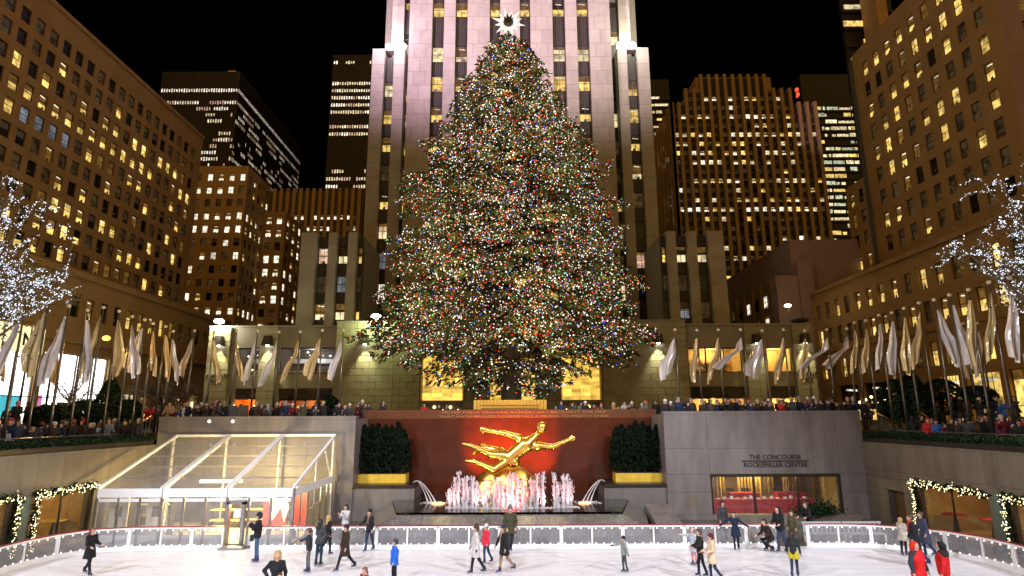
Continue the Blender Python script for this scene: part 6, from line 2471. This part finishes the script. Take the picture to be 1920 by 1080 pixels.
skater_h('man in red and black padded jacket with red hood at the bottom right', 1714, 1018, 1.72, face=.45, coat_c=(.03, .03, .042), pants_c=BLK, hat='hood', hat_c=(.60, .03, .01), bulk=1.2, legs=STAND, arms=(((-.5, 0, -1), (-.15, -.3, -1)), ((.5, 0, -1), (.15, -.3, -1))),
         extra=lambda t, J, dz, s: [setattr(link('padded_vest', blob('padded_vest', [(0, (-.08, -.02, .84), (.08, -.02, .84), .168, .168), (0, (0, -.02, .95), (0, -.02, 1.25), .178, .20), (0, (-.09, -.015, 1.28), (.09, -.015, 1.28), .165, .165), (0, (-.06, 0, 1.4), (.1, 0, 1.4), .10, .12), (0, (.14, -.01, 1.42), (.22, -.01, 1.28), .105, .09)], [cloth((.58, .012, .014))], .024, .04), t, (0, 0, dz)), 'scale', (s, s, s))])
skater_h('man in black hood and red vest seen from behind at the bottom right', 1762, 1018, 1.74, face=-2.1, coat_c=(.50, .01, .012), pants_c=BLK, hat='hood', hat_c=BLK, bulk=1.2, legs=STAND, arms=(((-.45, 0, -1), (-.15, -.3, -1)), ((.45, 0, -1), (.15, -.3, -1))),
         extra=lambda t, J, dz, s: [setattr(link('shoulder_yoke', blob('shoulder_yoke', [(0, (-.17, .02, 1.42), (.17, .02, 1.42), .105, .105), (0, (0, .05, 1.42), (0, .06, 1.22), .14, .10)], [cloth((.02, .018, .018))], .024, .04), t, (0, 0, dz)), 'scale', (s, s, s))])


def bystander(label, px, hy, Y, H, z0, **k):
    p = at(px, hy, Y)
    return make_person(label, (p.x, Y, z0), H, skates=False, boots='black_rubber', **k)


bystander('woman with dark hair and white vest holding a white bag behind the barrier', 648, 967, 28.6, 1.62, ICE - .03, face=-.4, coat_c=(.55, .55, .58), pants_c=NAVY, hair='black', hstyle='long', arms=PHONE, group='people behind the barrier')
bystander('man in black coat bending over the barrier beside the white benches', 1517, 962, 28.8, 1.66, ICE - .03, face=-1.2, coat_c=BLK, pants_c=BLK, hair='brown', arms=HOLD, lean=(0, -.35), group='people behind the barrier')
bystander('person in dark trousers standing behind the glass below the concourse window', 1356, 972, 29.3, 1.6, ICE - .03, face=.4, coat_c=(.05, .05, .055), pants_c=GREY, hair='black', group='people behind the barrier')

# ---------------------------------------------------------------- the crowd on the terraces
rc = random.Random(77)
PAL = [('black', (.012, .012, .013)), ('black', (.02, .018, .017)), ('charcoal', (.045, .045, .05)), ('navy', (.018, .024, .06)), ('dark brown', (.045, .028, .017)), ('grey', (.14, .14, .145)), ('maroon', (.12, .015, .02)),
       ('red', (.45, .02, .02)), ('tan', (.32, .20, .10)), ('white', (.42, .40, .39)), ('blue', (.03, .11, .38)), ('olive', (.07, .06, .03)), ('purple', (.09, .03, .10)), ('orange', (.45, .14, .03))]
PW = [22, 18, 16, 12, 12, 7, 4, 3, 3, 2, 2, 4, 1, 1]
HATS = [(None, None), ('white knit hat', (.65, .64, .62)), ('dark hat', (.02, .02, .025)), ('red hat', (.4, .02, .03)), ('grey hat', (.2, .2, .21)), ('pink hat', (.6, .2, .26))]
HW = [50, 9, 22, 5, 8, 3]
VARS = []
for q, (arms, bulk, coat, ln) in enumerate(((REST, 1.1, .72, (0, 0)), (HOLD, 1.12, .66, (0, -.06)), (PHONE, 1.1, .78, (0, 0)), (POCKET, 1.16, .6, (.04, 0)), (REST, 1.05, None, (-.05, 0)), ((((-.2, -.6, -.6), (.1, -.8, .9)), ((.25, 0, -1), (0, -.5, -.8))), 1.1, .7, (0, 0)))):
    C, J, low, s = body_caps(1.72, coat, bulk, STAND, arms, ln)
    mats = [SKIN, 'frame_dark', 'frame_dark', 'black_rubber', SKIN]
    me = blob_coat('body', C[:-2], C[-2:], coat - .01, mats, .034) if coat else blob('body', C, mats, .034)
    hd = J['head']
    hs = {st: blob('hair', hair_caps(hd, st), ['frame_dark'], .03, .02, (lambda G, hd=hd: -(G[:, 1] - (hd[1] - .055)) - .9 * np.maximum(0, G[:, 2] - hd[2] - .02))) for st in ('short', 'long')}
    ht = {st: blob('hat', hat_caps(hd, st), ['frame_dark'], .03, .02, hat_cut(hd, st)) for st in ('cap', 'pom', 'hood')}
    VARS.append((me, hs, ht, low))


def set_mat(o, i, m_):
    o.material_slots[i].link = 'OBJECT'
    o.material_slots[i].material = m_


def onlooker(label, loc, H, face, coat_c, hair, hat, hat_c, group):
    me, hs, ht, low = rc.choice(VARS)
    t = thing('person', label, 'person', loc, face, group)
    s = H / 1.72
    b_ = link('body', me, t, (0, 0, -low * s))
    b_.scale = (s, s, s)
    set_mat(b_, 1, cloth(coat_c))
    set_mat(b_, 2, cloth(rc.choice((BLK, NAVY, JEAN, GREY))))
    if rc.random() < .3:
        set_mat(b_, 0, SKIN2)
        set_mat(b_, 4, SKIN2)
    if hat != 'hood':
        o = link('hair', hs[rc.choice(('short', 'short', 'long'))], t, (0, 0, -low * s))
        o.scale = (s, s, s)
        set_mat(o, 0, mat('hair_' + hair, HAIR[hair], .5, var=.35, scale=14, stretch=(6, 6, 1)))
    if hat:
        o = link('hat' if hat != 'hood' else 'hood', ht[hat], t, (0, 0, -low * s))
        o.scale = (s, s, s)
        set_mat(o, 0, cloth(hat_c))
    return t


def crowd(where, spots, group, zf):
    spots = sorted(spots, key=lambda p: p[0] / p[1])
    for k, (x, y) in enumerate(spots):
        cn, cc = rc.choices(PAL, PW)[0]
        hn, hc = rc.choices(HATS, HW)[0]
        hr = rc.choice(('black', 'brown', 'brown', 'blonde', 'black', 'grey'))
        H = rc.choice((1.55, 1.6, 1.66, 1.72, 1.77, 1.82)) * (.8 if rc.random() < .08 else 1) * (.95 if where.startswith('left parapet') else 1)
        face = rc.gauss(0, .55) + math.atan2(-x, y) * .5 if rc.random() < .72 else rc.uniform(0, 6.28)
        st = rc.choice(('cap', 'pom')) if hn else None
        if not hn and rc.random() < .12:
            st, hc, hn = 'hood', cc, 'hood up'
        onlooker('onlooker in %s coat%s, %s from left, %s' % (cn, ', ' + hn if hn else '', ordinal(k + 1), where), (x, y, zf), H, face, cc, hr, st, hc, group)


def line_spots(px0, px1, n, Y, dy, py=770, skip=()):
    out = []
    for k in range(n):
        px = px0 + (px1 - px0) * (k + rc.uniform(-.4, 1.4)) / n
        if any(a < px < c for a, c in skip):
            continue
        y = Y + rc.uniform(-dy, dy)
        out.append((at(px, py, y).x, y))
    return out


crowd('left parapet front row', line_spots(305, 655, 30, 35.6, .25, skip=((428, 466), (605, 635))), 'onlookers behind the left parapet', 0)
crowd('left parapet second row', line_spots(300, 650, 24, 37.4, .5), 'onlookers behind the left parapet', 0)
crowd('right parapet front row', line_spots(1246, 1618, 36, 35.6, .25), 'onlookers behind the right parapet', 0)
crowd('right parapet second row', line_spots(1240, 1630, 30, 37.2, .5), 'onlookers behind the right parapet', 0)
crowd('behind the red granite wall', line_spots(655, 720, 5, 39.0, .3) + line_spots(790, 875, 5, 40.5, .4) + line_spots(1045, 1235, 14, 39.4, .5), 'onlookers behind the statue wall', 0)


def side_spots(s, px0, px1, n, X0, dx):
    out = []
    for k in range(n):
        px = px0 + (px1 - px0) * (k + rc.uniform(.15, .85)) / n
        x = s * (X0 + rc.uniform(-dx, dx))
        out.append((x, atX(px, 800, x).y))
    return out


crowd('left terrace front row', side_spots(-1, -20, 262, 22, 21.9, .3), 'onlookers on the left terrace', -1.05)
crowd('left terrace second row', [p for p in side_spots(-1, -10, 250, 16, 23.2, .4) if p[1] < 33.3], 'onlookers on the left terrace', -1.05)
crowd('street behind left terrace', side_spots(-1, 0, 300, 15, 26.2, .6), 'onlookers behind the left terrace', 0)
crowd('right terrace front row', [p for p in side_spots(1, 1690, 1935, 17, 21.3, .3) if p[1] < 33.3], 'onlookers on the right terrace', -1.05)
crowd('right terrace second row', [p for p in side_spots(1, 1680, 1930, 12, 22.8, .4) if p[1] < 33.3], 'onlookers on the right terrace', -1.05)
crowd('street behind right terrace', side_spots(1, 1630, 1920, 14, 26.2, .6), 'onlookers behind the right terrace', 0)
# grey notice boards in the crowd
t = thing('notice_board', 'pair of grey notice boards standing in the left crowd before the orange doorway', 'board', (at(447, 770, 36).x, 35.9, 0))
for sx in (-.33, .33):
    obj('panel', MB().box(sx - .3, sx + .3, -.03, .03, .6, 1.55), 'frame_grey', t)
    obj('leg', MB().box(sx - .03, sx + .03, -.02, .02, 0, .6), 'frame_dark', t)

# ================================================================== the gilded figure (a plain stand-in for the sculpture)
t = thing('statue', 'gilded figure stretched out above a plain gold mound in the fountain', 'statue', (-.3, 34, -3.6))
TL = Vector(t.location)


def S(px, py, dy=0.):
    return v3(at(px, py, 33.7 + dy) - TL)


pel, che, nek, hd = S(956, 858), S(985, 834), S(1003, 819), S(1016, 803, -.1)
C = [(0, pel, che, .34, .40), (0, che, nek, .38, .19), (0, S(974, 826), S(1004, 838), .23, .23), (0, nek, hd, .14, .13), (0, hd + v3((-.03, 0, -.05)), hd + v3((.03, 0, .09)), .24, .25),
     (0, hd + v3((.04, -.2, -.06)), hd + v3((.06, -.25, -.11)), .05, .07), (0, hd + v3((.02, -.16, -.16)), hd, .10, .14),
     # both arms thrown wide, one ahead and one back
     (0, S(1005, 835), S(1036, 838, -.15), .20, .15), (0, S(1036, 838, -.15), S(1060, 828, -.2), .15, .10), (0, S(1060, 828, -.2), S(1069, 824, -.2), .10, .09),
     (0, S(973, 821), S(945, 812, .1), .20, .14), (0, S(945, 812, .1), S(918, 808, .15), .14, .10), (0, S(918, 808, .15), S(909, 806, .15), .10, .09),
     # legs together, trailing
     (0, pel + v3((-.1, 0, .08)), S(921, 852, .1), .29, .21), (0, S(921, 852, .1), S(884, 836, .1), .19, .10), (0, S(884, 836, .1), S(868, 832, .1), .10, .06),
     (0, pel + v3((0, 0, -.1)), S(928, 880, -.2), .29, .21), (0, S(928, 880, -.2), S(888, 864, -.15), .19, .10), (0, S(888, 864, -.15), S(873, 864, -.15), .10, .06)]
for c0, dr in ((S(1069, 824, -.2), v3((.9, -.1, .25))), (S(909, 806, .15), v3((-.95, .1, .1)))):
    dr = nrm(dr)
    sd_ = nrm(np.cross(dr, (0, -1, 0)))
    for q in range(4):
        a = c0 + sd_ * (q - 1.5) * .065
        C.append((0, a, a + dr * (.24 + .03 * (1.5 - abs(q - 1.5))), .04, .032))
    C.append((0, c0 - sd_ * .1, c0 - sd_ * .17 + dr * .13, .042, .034))
# a plain cloth swept round the hips
C += [(0, S(962, 866), S(940, 846, .2), .34, .2), (0, S(940, 846, .2), S(905, 838, .35), .2, .16), (0, S(905, 838, .35), S(888, 850, .4), .16, .08)]
C = [(g, a, e, ra * 1.1, rb * 1.1) for g, a, e, ra, rb in C]
link('figure', blob('figure', C, ['gold'], .034, .06), t)
hair = [(0, hd + v3((0, .05, .08)), hd + v3((.02, .06, .06)), .275, .27)]
link('hair', blob('hair', hair, ['gold_leaf'], .04, .05, lambda G: -(G[:, 1] - (hd[1] - .12)) - .5 * np.maximum(0, G[:, 2] - hd[2])), t)
# the plain rocky mound that carries it
ctr = Vector(S(950, 885))
mh = S(950, 872)[2]
b = MB()
n_ = 44
prev = None
for i in range(25):
    f = i / 24
    r_ = 1.85 * math.sqrt(max(0, 1 - f ** 2.0)) + .03
    z_ = mh * f
    ring_ = []
    for j in range(n_):
        a = 2 * PI * j / n_
        q = 1 + .07 * math.sin(5 * a + 5 * f) + .05 * math.sin(11 * a - 4 * f) + .035 * math.sin(23 * a + 9 * f)
        ring_.append((ctr.x + r_ * q * math.cos(a), .55 + r_ * q * .55 * math.sin(a), z_ * (1 + .03 * math.sin(7 * a))))
    i0 = len(b.v)
    b.v += ring_
    if prev is not None:
        for j in range(n_):
            b.f.append((prev + j, prev + (j + 1) % n_, i0 + (j + 1) % n_, i0 + j))
            b.m.append(0)
    prev = i0
obj('mound', b, 'gold_leaf', t, smooth=True)
b = MB()
for (x0, z0, x1, z1) in ((-1.2, .5, 1.0, .75), (-1.35, 1.0, 1.25, 1.2)):
    pts = [(ctr.x + x0 + (x1 - x0) * k / 12, .55 - 1.02 * math.sqrt(max(.02, 1 - ((x0 + (x1 - x0) * k / 12) / 1.9) ** 2)) * math.sqrt(1 - ((z0 + z1) / 2 / mh) ** 2), z0 + (z1 - z0) * k / 12 + .08 * math.sin(k)) for k in range(13)]
    b.tube(pts, [.05] * 13, 6)
obj('moulding', b, 'gold', t, smooth=True, kind='stuff')
